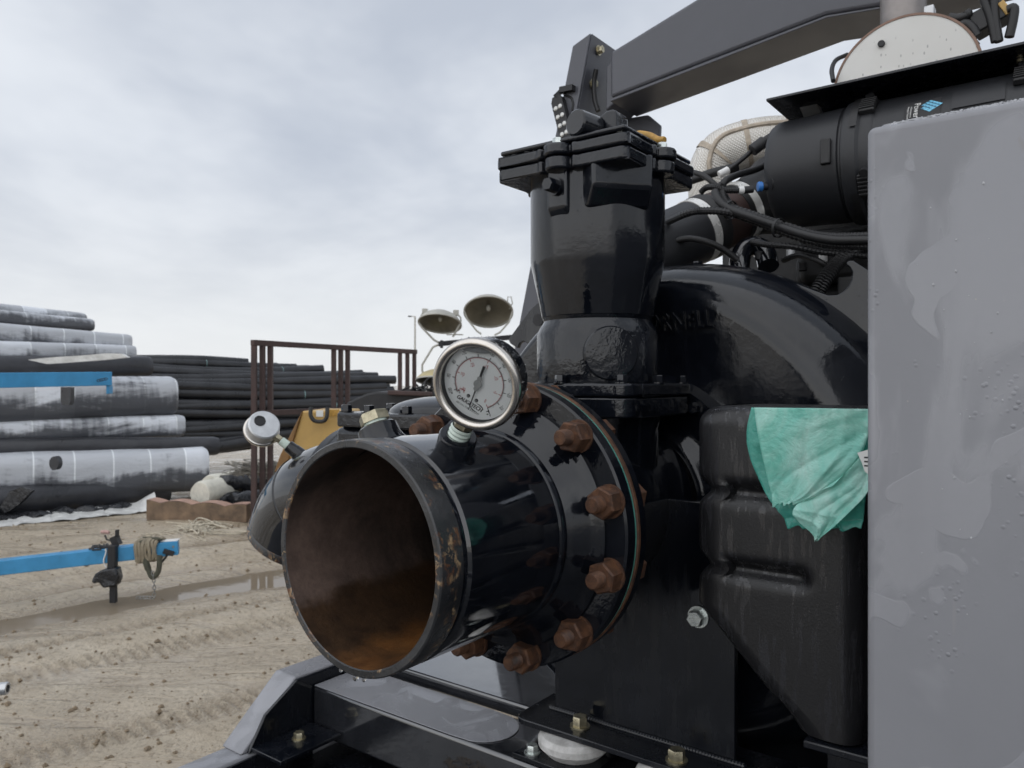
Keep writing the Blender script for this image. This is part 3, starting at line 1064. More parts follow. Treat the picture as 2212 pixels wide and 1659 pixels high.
vo = MB().grid(vol_pt, 120, 32, True, False).build('volute_casing', M['black_volute'], pump, ang=60)
vs, fs = text_geo('CORNELL', 0.050, 0.004, 0.84, 0.0010)
cen = Vector(onv(1452, 696, VF + 0.012))
TX = []
for p in vs:
    r_t = math.hypot(cen.x + p.x - VU, cen.z + p.y - VW)
    q_ = Vector((cen.x + p.x, VF + 0.006 + 0.224 * max(0.0, 0.425 - r_t) - 0.001 - p.z, cen.z + p.y))
    TX.append(q_)
MB().add(TX, fs).build('raised_lettering', M['black_volute'], vo, ang=30)
bolt(vo, 'bolt_mid', (VU + 0.04, 1.70, VW + 0.5135), M['black'], '+z', 0.3)
MB().cyl((VU + 0.04, 1.70, VW + 0.500), (VU + 0.04, 1.70, VW + 0.515), 0.036, 24, ch=0.003).build('plug_boss', M['black_volute'], vo)
# cover studs round the suction eye
for k in range(10):
    t = RAD(18 + 36 * k)
    bolt(vo, 'bolt_mid', (VU + 0.243 * math.cos(t), VF - 0.006, VW + 0.243 * math.sin(t)), M['black'], '-y', k * .7)
# lifting lug cast on the volute
poly = [(1718, 612), (1760, 628), (1789, 638), (1808, 637), (1820, 630), (1832, 618), (1839, 603), (1840, 588), (1835, 578), (1827, 572), (1828, 566), (1835, 562), (1843, 563), (1876, 584), (1930, 640), (1930, 800), (1850, 760)]
pl = [onv(x, y, 1.60) for x, y in poly]
MB().prism([(p[0], p[2]) for p in pl], 'y', 1.60, 1.635).build('lifting_lug', M['black'], pump, 0.004)

# ---- priming chamber standing on the suction neck
TU, TV = -0.782, 1.316
ZU = (0, 0, 1)
T0 = (TU, TV, 0)
pc = MB().lathe([(0.1175, 0.002), (0.1185, 0.006), (0.1185, 0.095), (0.112, 0.110), (0.1075, 0.1155), (0.1045, 0.122), (0.108, 0.130), (0.1285, 0.226), (0.1305, 0.236), (0.1305, 0.390)], T0, ZU, 80).build('priming_chamber', M['black_cast'], pump, ang=28)
MB().lathe([(0.104, 0.1245), (0.1085, 0.130), (0.1288, 0.2262), (0.1310, 0.2365), (0.1312, 0.3880)], T0, ZU, 80).build('chamber_wall', M['black'], pc, ang=20)
to_cam = Vector((C_ * 0.12 + 0.0, 0, 0))
FD = Vector(w2m((0.10, -0.995, H))).normalized()   # outward direction facing the front right
FS = Vector((-FD.y, FD.x, 0))
b = MB()
c_ = Vector((TU, TV, 0.056))
b.lathe([(0.050, 0.09), (0.050, 0.1185), (0.0475, 0.1220), (0.043, 0.1228), (0.0, 0.1228)], c_, FD, 40)
b.build('round_boss', M['black_cast'], pc)
# squared casting shoulder round the boss
b = MB()
for sgn in (1,):
    b.grid(lambda i, j: tuple(Vector((TU, TV, 0.002 + 0.104 * j)) + (FD * math.cos((i - .5) * 2.0) + FS * math.sin((i - .5) * 2.0)) * (0.1195 + 0.0)), 16, 4)
# front rectangular pad with sloped underside
c0 = Vector((TU, TV, 0))
fd2 = Vector(w2m((0.20, -0.98, H))).normalized()
fs2 = Vector((-fd2.y, fd2.x, 0))


def pad(o, d, s, w, z0, z1, front, back, slope):
    vs = []
    for z, f in ((z1, front), (z0, front), (z0 - slope, back)):
        for sg in (-1, 1):
            vs.append(o + d * f + s * (w * sg) + Vector((0, 0, z)))
    for z in (z1, z0 - slope):
        for sg in (-1, 1):
            vs.append(o + d * (back - 0.05) + s * (w * 1.25 * sg) + Vector((0, 0, z)))
    # indices: 0,1 top front; 2,3 low front; 4,5 slope end; 6,7 back top; 8,9 back low
    return MB().add(vs, [(0, 1, 3, 2), (2, 3, 5, 4), (6, 7, 1, 0), (4, 5, 9, 8), (6, 0, 2, 4, 8), (7, 9, 5, 3, 1), (6, 8, 9, 7)])


pad(c0, fd2, fs2, 0.057, 0.352, 0.412, 0.151, 0.126, 0.034).build('square_pad', M['black'], pc, 0.006, 3)
fd3 = Vector(w2m((-0.62, -0.78, H))).normalized()
fs3 = Vector((-fd3.y, fd3.x, 0))
lugp = pad(c0, fd3, fs3, 0.022, 0.322, 0.40, 0.139, 0.128, 0.016).build('plug_lug', M['black'], pc, 0.005, 3)
b = MB()
pz = c0 + fd3 * 0.135 + Vector((0, 0, 0.360))
b.cyl(pz, pz + fd3 * 0.012, 0.0165, 20)
b.hex(pz + fd3 * 0.012, pz + fd3 * 0.034, 0.0125, 0.002)
b.build('square_plug', M['black'], lugp)

# cover plate: two castings with bolt ears
def cover_poly(hw, ear, er, n=8):
    # square with chamfered corners, an ear in the middle of each side; returns (u,v) outline
    pts = []
    for k in range(4):
        a = k * PI / 2
        ca, sa = math.cos(a), math.sin(a)
        loc = [(hw, -hw * 0.93), (hw, -er * 1.7), (hw + ear * 0.25, -er * 1.35)]
        for i in range(n + 1):
            t = -PI / 2 + PI * i / n
            loc.append((hw + ear - er + er * math.cos(t), er * math.sin(t)))
        loc += [(hw + ear * 0.25, er * 1.35), (hw, er * 1.7), (hw, hw * 0.93), (hw * 0.93, hw)]
        pts += [(TU + x * ca - y * sa, TV + x * sa + y * ca) for x, y in loc]
    return pts


HW = 0.144
MB().prism(cover_poly(HW * 0.985, 0.020, 0.026), 'z', 0.388, 0.412).build('chamber_flange', M['black_cast'], pc, 0.006, 3, ang=25)
cv = MB().prism(cover_poly(HW, 0.022, 0.027), 'z', 0.4135, 0.4345).build('chamber_cover', M['black_cast'], pump, 0.005, 3, ang=25)
for k in range(4):
    a = k * PI / 2
    bolt(cv, 'bolt_sm', (TU + (HW - 0.004) * math.cos(a), TV + (HW - 0.004) * math.sin(a), 0.436), M['zinc_white'], '+z', k)
for k in range(4):
    a = k * PI / 2 + PI / 4
    bolt(cv, 'bolt_sm', (TU + HW * 1.22 * math.cos(a), TV + HW * 1.22 * math.sin(a), 0.436), M['zinc_white'], '+z', k + .4)
# raised rib in the corner towards the camera
b = MB()
b.prism([(TU - 0.13, TV - HW * 1.00), (TU + HW * 0.97, TV - HW * 1.00), (TU + HW * 0.97, TV + 0.13), (TU + 0.10, TV + 0.13), (TU - 0.13, TV - 0.10)], 'z', 0.4365, 0.446)
b.build('cover_rib', M['black_cast'], cv, 0.004)
# trunnion block with round shaft end
tbc = onv(1322, 262, 1.20)
b = MB()
bx0, bx1 = TU + 0.026, TU + 0.096
b.prism([(bx0, 0.434), (bx1, 0.434), (bx1, 0.488), (bx1 - 0.006, 0.495), (bx1 - 0.02, 0.496), (bx0 + 0.04, 0.490), (bx0 + 0.02, 0.487), (bx0 + 0.004, 0.483), (bx0, 0.475)], 'y', TV - 0.095, TV - 0.050)
tb = b.build('trunnion_block', M['black'], cv, 0.004)
sh0 = Vector((TU + 0.050, TV - 0.093, 0.466))
MB().cyl(sh0, sh0 + Vector((-0.010, -0.052, 0.002)), 0.0245, 36, 0.0240, 0.003).build('shaft_end', M['black'], tb)
va = Vector((TU + 0.060, TV - 0.06, 0.468))
vb = Vector((TU + 0.022, TV + 0.045, 0.462))
vl = MB().tube([va, vb], 0.010, 14).build('pipe_nipple', M['black'], cv)
b = MB()
b.cyl(vb + Vector((0, -0.004, 0)), vb + Vector((0, 0.034, 0)), 0.0175, 18)
b.cyl(vb + Vector((0, 0.014, 0)), vb + Vector((0, 0.014, 0.030)), 0.011, 16)
b.sphere(vb + Vector((0, 0.014, 0.030)), 0.0115, 1, 1, .7, 12, 8)
va_ = b.build('ball_valve', M['dark_steel'], cv)
hp = [vb + Vector((0.0, 0.014, 0.028)), vb + Vector((0.020, 0.010, 0.030)), vb + Vector((0.040, 0.008, 0.032))]
MB().tube(hp, 0.0045, 8).build('lever', M['dark_steel'], va_)
hp = catmull([vb + Vector((0.036, 0.008, 0.033)), vb + Vector((0.066, 0.004, 0.022)), vb + Vector((0.088, -0.002, 0.008)), vb + Vector((0.104, -0.006, 0.004))], 5)
MB().tube(hp, [0.005] + [0.0072] * (len(hp) - 2) + [0.0058], 12).build('lever_grip', M['yellow_dull'], va_, label='worn yellow lever grip')

# chamber foot flange on the suction body
b = MB()
def foot_poly(hw, n=6):
    pts = []
    for k in range(4):
        a = k * PI / 2
        ca, sa = math.cos(a), math.sin(a)
        loc = [(hw, -hw * .55), (hw, hw * .55)]
        for i in range(n + 1):
            t = PI / 2 * i / n
            loc.append((hw * .80 + hw * .22 * math.cos(t), hw * .80 + hw * .22 * math.sin(t)))
        loc += [(hw * .55, hw)]
        pts += [(TU + x * ca - y * sa, TV + x * sa + y * ca) for x, y in loc]
    return pts


ff = MB().prism(foot_poly(0.140), 'z', -0.022, 0.001).build('foot_flange', M['black_cast'], pc, 0.004, 3, ang=25)
for k in range(4):
    a = k * PI / 2 + PI / 4
    bolt(ff, 'bolt_blk', (TU + 0.172 * math.cos(a), TV + 0.172 * math.sin(a), 0.001), M['black'], '+z', k * .5)
    a -= PI / 4
    bolt(ff, 'bolt_blk', (TU + 0.131 * math.cos(a), TV + 0.131 * math.sin(a), 0.001), M['black'], '+z', k * .9)
MB().prism(foot_poly(0.136), 'z', -0.060, -0.0235).build('neck_flange', M['black_cast'], pc, 0.004, 3, ang=25)
MB().lathe([(0.126, -0.0605), (0.120, -0.085), (0.118, -0.20)], T0, ZU, 48).build('neck_riser', M['black'], pc)
b = MB()
for k in range(7):
    b.box((TU + 0.137, TV - 0.10 + k * 0.014, -0.049), (TU + 0.1405, TV - 0.092 + k * 0.014, -0.036))
b.build('casting_marks', M['black_cast'], pc)

# support plate, foot plate, weld
sup = MB().box((-0.905, 1.350, -0.681), (-0.516, 1.366, AW + 0.02)).build('support_plate', M['black_plate'], pump, 0.002)
foot = MB().prism([(-0.955, 1.290), (-0.945, 1.275), (-0.93, 1.270), (-0.40, 1.270), (-0.40, 1.42), (-0.955, 1.42)], 'z', -0.694, -0.682).build('foot_plate', M['black_plate'], pump, 0.002)
b = MB()
x = -0.91
while x < -0.50:
    b.sphere((x, 1.3485, -0.680), 0.0075, 1.05, 1.0, .9, 10, 6)
    x += 0.0062
b.build('weld_bead', M['black'], sup, ang=80)
for (u_, w_) in ((-0.585, -0.43), (-0.535, -0.405)):
    o_ = bolt(sup, 'bolt_big', (u_, 1.349, w_), M['zinc_white'], '-y', 0.4)
bolt(foot, 'bolt_big', (-0.819, 1.312, -0.682), M['zinc'], '+z', 0.2)
bolt(foot, 'bolt_big', (-0.605, 1.298, -0.682), M['zinc'], '+z', 0.9)

for k_, (u_, v_, lab) in enumerate(((-0.835, 1.315, 'white rubber vibration mount, left of the two under the pump foot'), (-0.610, 1.305, 'white rubber vibration mount at the bottom edge beside the right foot bolt'))):
    mt = thing('vibration_mount', lab, 'mount', (u_, v_, -0.75), group='vibration mounts under the pump foot')
    MB().lathe([(0, -0.6945), (0.052, -0.6945), (0.066, -0.699), (0.0725, -0.709), (0.0715, -0.721), (0.060, -0.733), (0.054, -0.7385), (0, -0.7385)], (u_, v_, 0), ZU, 48).build('rubber_disc', M['mount'], mt)
    bp = MB().prism([(u_ - 0.10, v_ - 0.075), (u_ + 0.075, v_ - 0.078), (u_ + 0.075, v_ + 0.07), (u_ - 0.075, v_ + 0.07)], 'z', -0.7475, -0.739).build('base_plate', M['black_plate'], mt, 0.001)
    bolt(bp, 'bolt_mid', (u_ - 0.066, v_ - 0.052, -0.739), M['zinc_white'], '+z', 0.5)

# ================================================================== gauges
def gauge(name, label, mat4, dial_up=True):
    gt = thing(name, label, 'pressure gauge', None, mat=mat4)
    ZA = (0, 0, 1)
    MB().lathe([(0, -0.034), (0.046, -0.034), (0.0505, -0.030), (0.0515, -0.022), (0.0515, -0.002), (0.0515, 0.004)], (0, 0, 0), ZA, 64).build('case', M['case'] if dial_up else M['alu'], gt)
    MB().lathe([(0.0515, 0.004), (0.0560, 0.0042), (0.0575, 0.006), (0.0578, 0.014), (0.0562, 0.0185), (0.0525, 0.0202), (0.0490, 0.0192), (0.0472, 0.0165), (0.0470, 0.0140)], (0, 0, 0), ZA, 80).build('bezel', M['steel'], gt, ang=60)
    MB().lathe([(0.0470, 0.0140), (0.0468, 0.0040)], (0, 0, 0), ZA, 64).build('inner_ring', M['ink'], gt)
    dl = MB().lathe([(0.0468, 0.0045), (0.0, 0.0045)], (0, 0, 0), ZA, 64).build('dial', M['dial'], gt)
    st = MB()
    st.hex((0, -0.050, -0.012), (0, -0.072, -0.012), 0.0135, 0.001)
    st.build('stem_hex', M['zinc'], gt, label='brass hex of the gauge stem')
    b = MB()
    for k in range(6):
        y0 = -0.072 - k * 0.0055
        b.lathe([(0.0135, 0), (0.0150, 0.0027), (0.0135, 0.0055)], (0, y0, -0.012), (0, -1, 0), 24)
    b.build('threaded_stem', M['tape'], gt)
    if not dial_up:
        MB().lathe([(0.018, -0.0345), (0.018, -0.037), (0.014, -0.0375), (0.0125, -0.036), (0, -0.036)], (0, 0.018, 0), ZA, 32).build('blowout_disc', M['dark_steel'], gt)
        return gt
    Z = 0.0049
    bk, rd = MB(), MB()

    def ang(v):
        return RAD(225 - 270 * (100 + v) / 100)

    def tick(mb, t, r0, r1, w):
        d = Vector((math.cos(t), math.sin(t), 0))
        n = Vector((-d.y, d.x, 0)) * w / 2
        mb.add([d * r0 - n + Vector((0, 0, Z)), d * r1 - n + Vector((0, 0, Z)), d * r1 + n + Vector((0, 0, Z)), d * r0 + n + Vector((0, 0, Z))], [(0, 1, 2, 3)])

    def arc(mb, r, w, t0, t1, n=90):
        vs, fs = [], []
        for k in range(n + 1):
            t = t0 + (t1 - t0) * k / n
            vs += [Vector(((r - w / 2) * math.cos(t), (r - w / 2) * math.sin(t), Z)), Vector(((r + w / 2) * math.cos(t), (r + w / 2) * math.sin(t), Z))]
        for k in range(n):
            fs.append((2 * k, 2 * k + 1, 2 * k + 3, 2 * k + 2))
        mb.add(vs, fs)

    def word(mb, s, size, x, y, rot=0.0, sx=0.8):
        vs, fs = text_geo(s, size, 0, sx)
        ca, sa = math.cos(rot), math.sin(rot)
        mb.add([(x + p.x * ca - p.y * sa, y + p.x * sa + p.y * ca, Z) for p in vs], fs)

    for v in range(-100, 1):
        big_ = v % 10 == 0
        tick(bk, ang(v), 0.0322, 0.0362 if big_ else (0.0346 if v % 5 == 0 else 0.0337), 0.0009 if big_ else 0.00032)
    for k in range(0, 61):
        v = -k * 0.5
        tick(rd, ang(v * 3.386), 0.0313, 0.0280 if k % 10 == 0 else (0.0298 if k % 2 == 0 else 0.0304), 0.0008 if k % 10 == 0 else 0.00032)
    arc(rd, 0.0316, 0.0005, ang(0), ang(-101.6))
    arc(bk, 0.0322, 0.0004, ang(0), ang(-100))
    for v in range(-100, 1, 10):
        t = ang(v)
        word(bk, str(v), 0.0072, 0.0408 * math.cos(t), 0.0408 * math.sin(t), t - PI / 2, 0.62)
    for v in range(-30, 1, 5):
        t = ang(v * 3.386)
        word(rd, str(v), 0.0068, 0.0235 * math.cos(t), 0.0235 * math.sin(t), t - PI / 2 if v not in (-30, 0) else 0, 0.66)
    word(bk, 'kPa', 0.0058, -0.0200, -0.0238, 0, 0.8)
    word(rd, 'inHg', 0.0055, -0.0160, -0.0190, 0, 0.75)
    vs, fs = text_geo('GAUGETECH', 0.0074, 0, 0.84)
    vs2 = [Vector((p.x + p.y * 0.18, p.y, 0)) for p in vs]
    for ox in (-0.00028, 0, 0.00028):
        bk.add([(p.x + ox, p.y - 0.0305, Z + ox * 0.05) for p in vs2], fs)
    word(bk, 'AISI 316 L TUBE & SOCKET', 0.0035, 0, -0.0372, 0, 0.82)
    # swoosh round the second half of the name
    for r, t0, t1 in ((0.0062, 20, 110), (0.0062, 200, 290)):
        vs, fs = [], []
        for k in range(17):
            t = RAD(t0 + (t1 - t0) * k / 16)
            w = 0.0013 * math.sin(PI * k / 16) + 0.0001
            for q_ in (r - w / 2, r + w / 2):
                vs.append((0.0105 + 1.5 * q_ * math.cos(t), -0.0305 + q_ * math.sin(t) * 0.85, Z + 0.00004))
        for k in range(16):
            fs.append((2 * k, 2 * k + 1, 2 * k + 3, 2 * k + 2))
        bk.add(vs, fs)
    for x in (-0.0262, 0.0262):
        bk.add([(x + 0.0010 * math.cos(2 * PI * k / 10), -0.0305 + 0.0010 * math.sin(2 * PI * k / 10), Z) for k in range(10)], [tuple(range(10))])
    # zero stop block
    t = ang(0)
    tick(bk, t, 0.0352, 0.0385, 0.0016)
    tick(bk, t - 0.04, 0.0362, 0.0372, 0.0040)
    bk.build('black_print', M['ink'], dl, recalc=False, smooth=False)
    rd.build('red_print', M['ink_red'], dl, recalc=False, smooth=False)
    # pointer
    b = MB()
    dirp = Vector((0.081, -1.0, 0)).normalized()
    nrm = Vector((-dirp.y, dirp.x, 0))

    def flat(pts, z0, z1):
        b.prism([((dirp * a + nrm * c).x, (dirp * a + nrm * c).y) for a, c in pts], 'z', z0, z1)
    flat([(0.0, -0.0011), (0.037, -0.0003), (0.037, 0.0003), (0.0, 0.0011)], 0.0088, 0.0094)
    flat([(-0.008, -0.0014), (-0.024, -0.0017), (-0.024, 0.0017), (-0.008, 0.0014)], 0.0088, 0.0094)
    b.build('pointer', M['ink'], gt, ang=20)
    b = MB()
    for a, r, z0, z1 in ((0.0, 0.0052, 0.0092, 0.0108), (0.0068, 0.0032, 0.0092, 0.0100), (-0.0068, 0.0032, 0.0092, 0.0100)):
        p = dirp * a
        b.cyl((p.x, p.y, z0), (p.x, p.y, z1), r, 24, ch=0.0003)
    b.prism([((dirp * a + nrm * c).x, (dirp * a + nrm * c).y) for a, c in ((-0.007, -0.0026), (0.007, -0.0026), (0.007, 0.0026), (-0.007, 0.0026))], 'z', 0.0092, 0.0098)
    hb = b.build('pointer_hub', M['pointer_grey'], gt)
    for x, y in ((-0.0056, -0.0221), (0.0062, -0.0221)):
        s_ = MB().lathe([(0.0022, 0.0046), (0.0022, 0.0056), (0.0015, 0.0062), (0, 0.0062)], (x, y, 0), ZA, 16).build('screw', M['dark_steel'], gt)
        MB().box((x - 0.0014, y - 0.00025, 0.0061), (x + 0.0014, y + 0.00025, 0.0064)).box((x - 0.00025, y - 0.0014, 0.00612), (x + 0.00025, y + 0.0014, 0.00642)).build('screw_slot', M['alu'], s_)
    # trapped air above the filling liquid
    b = MB()
    th0 = RAD(28)                              # level line: true horizontal turned into the dial
    mid = PI / 2 + RAD(24)
    pts = []
    for k in range(25):
        t = mid - RAD(25) + RAD(50) * k / 24
        pts.append((0.0462 * math.cos(t), 0.0462 * math.sin(t)))
    for k in range(1, 24):
        t = k / 24
        p0, p1 = Vector(pts[24]), Vector(pts[0])
        p = p0.lerp(p1, t)
        dn = Vector((math.cos(mid), math.sin(mid)))
        p = p - dn * (0.0028 * math.sin(PI * t) ** 0.5)
        pts.append((p.x, p.y))
    b.add([(x, y, 0.0118) for x, y in pts], [tuple(range(len(pts)))])
    b.build('air_bubble', M['bubble'], gt, recalc=False)
    MB().lathe([(0.0474, 0.0150), (0, 0.0150), ], (0, 0, 0), ZA, 48).build('glass', M['glass'], gt, recalc=False)
    # rain beads on the bezel and case
    b = MB()
    for k in range(150):
        t = RAD(rr.uniform(-20, 150))
        z = rr.uniform(-0.030, 0.012)
        r_ = rr.uniform(0.0004, 0.0014) * (1.3 if rr.random() < .2 else 1)
        R_ = 0.0515 if z < 0.004 else 0.0578
        b.sphere((R_ * math.cos(t), R_ * math.sin(t), z), r_, .9, .9, 1, 6, 5)
    b.build('water_drops', M['drop'], gt, kind='stuff')
    return gt


ex, ey, en = Vector((.846, -.194, -.499)), Vector((.403, -.378, .831)), Vector((-.35, -.905, -.24))
en.normalize()
ey = (ey - en * ey.dot(en)).normalized()
ex = ey.cross(en).normalized()
gc = Vector(m2w(GCM)) + en * 0.006
ex, ey, en = ex * 1.10, ey * 1.10, en * 1.10
m4 = Matrix(((ex.x, ey.x, en.x, gc.x), (ex.y, ey.y, en.y, gc.y), (ex.z, ey.z, en.z, gc.z), (0, 0, 0, 1)))
gauge('pressure_gauge', 'round white-dial vacuum gauge in steel bezel on top of the suction pipe', m4)


# ================================================================== discharge line on the far side
DV, DW = 1.62, -0.345
dl_ = thing('discharge_line', 'black discharge check valve and downturned elbow behind the open suction pipe', 'pump discharge', (-1.6, DV, -0.75))
ND = (-1, 0, 0)
DS = 0.125                                  # stand-off of the whole line along u
D0 = (DS, DV, DW)
MB().lathe([(0.165, 1.22), (0.165, 1.30), (0.20, 1.36), (0.205, 1.62), (0.19, 1.70), (0.162, 1.78), (0.162, 1.90)], D0, ND, 48).build('valve_body', M['black_cast'], dl_)
MB().box((-1.69, DV - 0.20, DW + 0.14), (-1.27, DV + 0.19, -0.118)).build('valve_bonnet', M['black_cast'], dl_, 0.02, 3)
lid_poly = [(-1.70, DV - 0.15), (-1.66, DV - 0.215), (-1.30, DV - 0.215), (-1.25, DV - 0.15), (-1.25, DV + 0.15), (-1.30, DV + 0.2), (-1.66, DV + 0.2), (-1.70, DV + 0.15)]
lid = MB().prism(lid_poly, 'z', -0.117, -0.078).build('valve_lid', M['black_cast'], dl_, 0.006, 3)
MB().grid(lambda i, j: (-1.47 + 0.17 * math.cos(2 * PI * i) * math.cos(j * PI / 2), DV + 0.02 + 0.15 * math.sin(2 * PI * i) * math.cos(j * PI / 2), -0.079 + 0.045 * math.sin(j * PI / 2)), 32, 8, True, False).build('lid_dome', M['black'], lid)
for (u_, v_) in ((-1.655, -0.185), (-1.56, -0.19), (-1.42, -0.19), (-1.29, -0.185), (-1.67, 0.0), (-1.66, 0.17), (-1.45, 0.18), (-1.28, 0.1)):
    o_ = bolt(lid, 'bolt_big', (u_, DV + v_, -0.0785), M['black'], '+z', u_ * 9)
MB().box((-1.40, DV - 0.02, -0.05), (-1.30, DV + 0.06, -0.01)).build('lid_lug', M['black'], lid, 0.01)
dfl = MB().lathe([(0.16, 1.885), (0.216, 1.885), (0.219, 1.889), (0.219, 1.912), (0.216, 1.916), (0.16, 1.917)], D0, ND, 72).build('flange', M['black'], dl_)
dfl2 = MB().lathe([(0.16, 1.919), (0.216, 1.919), (0.219, 1.923), (0.219, 1.950), (0.216, 1.954), (0.17, 1.955)], D0, ND, 72).build('flange', M['black'], dl_)


def elbow_c(s):                               # centre line: straight, then bending down
    L0, Rb, A = 0.055, 0.235, RAD(62)
    if s < L0:
        return Vector((-1.955 + DS - s, DV, DW)), Vector((-1, 0, 0))
    a = min((s - L0) / Rb, A)
    p = Vector((-1.955 + DS - L0 - Rb * math.sin(a), DV, DW - Rb * (1 - math.cos(a))))
    d = Vector((-math.cos(a), 0, -math.sin(a)))
    ex_ = (s - L0) - Rb * A
    if ex_ > 0:
        p = p + d * ex_
    return p, d


Ltot = 0.055 + 0.235 * RAD(62) + 0.05


def elbow_pt(i, j, r=0.162):
    p, d = elbow_c(i * Ltot)
    n1 = Vector((d.z, 0, -d.x)).normalized()
    return tuple(p + Vector((0, 1, 0)) * (r * math.cos(2 * PI * j)) + n1 * (r * math.sin(2 * PI * j)))


eb = MB().grid(elbow_pt, 28, 64, False, True).build('elbow', M['black_smooth'], dl_, ang=60)
MB().grid(lambda i, j: elbow_pt(i, j, 0.150), 20, 48, False, True).build('elbow_bore', M['bore'], eb, ang=60)
pe, de = elbow_c(Ltot)
MB().lathe([(0.150, 0.0), (0.151, 0.003), (0.161, 0.003), (0.1632, 0.0), (0.1632, -0.022), (0.162, -0.024)], pe, de, 64).build('elbow_rim', M['rim'], eb)
pw_, dw_ = elbow_c(0.055 + 0.235 * RAD(31))
MB().lathe([(0.1615, -0.006), (0.1645, -0.003), (0.165, 0.0), (0.1645, 0.003), (0.1615, 0.006)], pw_, dw_, 64).build('weld_seam', M['black'], eb)

# gauge seen from behind on that elbow
ey2 = Vector((-0.78, -0.08, 0.60)).normalized()
en2 = Vector((-0.46, 0.74, -0.49))
en2 = (en2 - ey2 * en2.dot(ey2)).normalized()
ex2 = ey2.cross(en2).normalized()
gb = Vector(atz(634, 972, 2.52))
gc2 = gb + ey2 * 0.122 + en2 * 0.012
m42 = Matrix(((ex2.x, ey2.x, en2.x, gc2.x), (ex2.y, ey2.y, en2.y, gc2.y), (ex2.z, ey2.z, en2.z, gc2.z), (0, 0, 0, 1)))
gauge('pressure_gauge', 'silver gauge turned backwards on the far downturned elbow, blowout disc showing', m42, False)
eym = Vector(w2m(ey2 + Vector((0, 0, H))))
gbm = Vector(w2m(gb))
MB().lathe([(0.024, -0.05), (0.022, -0.004), (0.0205, 0.0), (0.020, 0.022), (0, 0.022)], gbm, eym, 24).build('gauge_bung', M['black'], eb)

# ================================================================== lifting frame
LV = 2.60
lf = thing('lifting_frame', 'dark grey welded lifting arch rising over the pump and engine', 'lifting frame', (-1.9, LV, -0.72))
P_ = lambda x, y, v=LV: onv(x, y, v)
# arch beam: outline of its front face in the (u, w) plane
fo = [P_(1318, 112), P_(1500, 0), P_(1640, -88), P_(1800, -150), P_(2300, -330), P_(2300, -95), P_(1900, 12), P_(1784, 31), P_(1550, 121), P_(1318, 211)]
MB().prism([(p[0], p[2]) for p in fo], 'y', LV, LV + 0.215).build('arch_beam', M['grey_dark'], lf, 0.012, 3)
fo2 = [P_(1318, 213), P_(1550, 123), P_(1784, 33), P_(1900, 14), P_(1900, 19), P_(1786, 38), P_(1552, 129), P_(1318, 219)]
MB().prism([(p[0], p[2]) for p in fo2], 'y', LV + 0.001, LV + 0.2145).build('lower_flange', M['grey_dark'], lf, 0.002)
# leaning leg: channel with web towards the left
ltop, lbot = Vector(P_(1281, 74)), Vector(P_(1232, 345))
dirl = (lbot - ltop).normalized()
foot_l = ltop + dirl * ((ltop.z + 0.72) / -dirl.z)
wdt = Vector((-1, 0, 0)) * 0.115
tl_ = ltop + wdt * 0.72
fl_ = foot_l + wdt * 1.0
leg = MB().prism([(ltop.x, ltop.z), (tl_.x, tl_.z - 0.030), (fl_.x, fl_.z), (foot_l.x, foot_l.z)], 'y', LV - 0.02, LV - 0.008).build('leg', M['grey_dark'], lf, 0.006)
MB().prism([(ltop.x, ltop.z), (ltop.x - 0.012, ltop.z - 0.004), (foot_l.x - 0.012, foot_l.z), (foot_l.x, foot_l.z)], 'y', LV - 0.0075, LV + 0.30).build('leg_flange', M['grey_dark'], lf, 0.002)
MB().prism([(tl_.x + 0.010, tl_.z - 0.03), (tl_.x, tl_.z - 0.034), (fl_.x, fl_.z), (fl_.x + 0.012, fl_.z)], 'y', LV - 0.0075, LV + 0.30).build('leg_flange', M['grey_dark'], lf, 0.002)
# web plate between leg and beam, with the stiffener gap
wp = [P_(1300, 140), P_(1322, 112), P_(1322, 215), P_(1300, 235)]
MB().prism([(p[0], p[2]) for p in wp], 'y', LV + 0.03, LV + 0.20).build('joint_plate', M['grey_dark'], lf, 0.006)
wq = [P_(1290, 225), P_(1345, 215), P_(1372, 238), P_(1362, 430), P_(1300, 430)]
MB().prism([(p[0], p[2]) for p in wq], 'y', LV + 0.205, LV + 0.23).build('rear_gusset', M['grey_dark'], lf, 0.006)
for px_, py_ in ((1279, 112), (1281, 181)):
    p = P_(px_ + 8, py_, LV + 0.06)
    bolt(lf, 'bolt_big', (ltop.x + dirl.x * (ltop.z - p[2]) / -dirl.z + 0.001, LV + 0.055, p[2]), M['zinc'], '+x', 0.3)
MB().tube(catmull([P_(1288, 150, LV + .04), P_(1283, 180, LV + .045), P_(1285, 215, LV + .04), P_(1292, 240, LV + .04)], 5), 0.010, 10).build('cable', M['rubber'], lf)
# black stay plate with a hole at the leg's foot
hp_ = []
b = MB()
outer = [(1102, 742), (1098, 733), (1143, 672), (1160, 655), (1200, 640), (1205, 760), (1160, 760), (1148, 752), (1140, 742), (1130, 737), (1122, 742), (1118, 752)]
po = [P_(x, y, 2.2) for x, y in outer]
MB().prism([(p[0], p[2]) for p in po], 'y', 2.2, 2.215).build('stay_plate', M['black_plate'], lf, 0.002)
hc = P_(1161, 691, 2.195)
MB().cyl((hc[0], 2.197, hc[2]), (hc[0], 2.1995, hc[2]), 0.021, 24).build('stay_hole', M['ink'], lf)

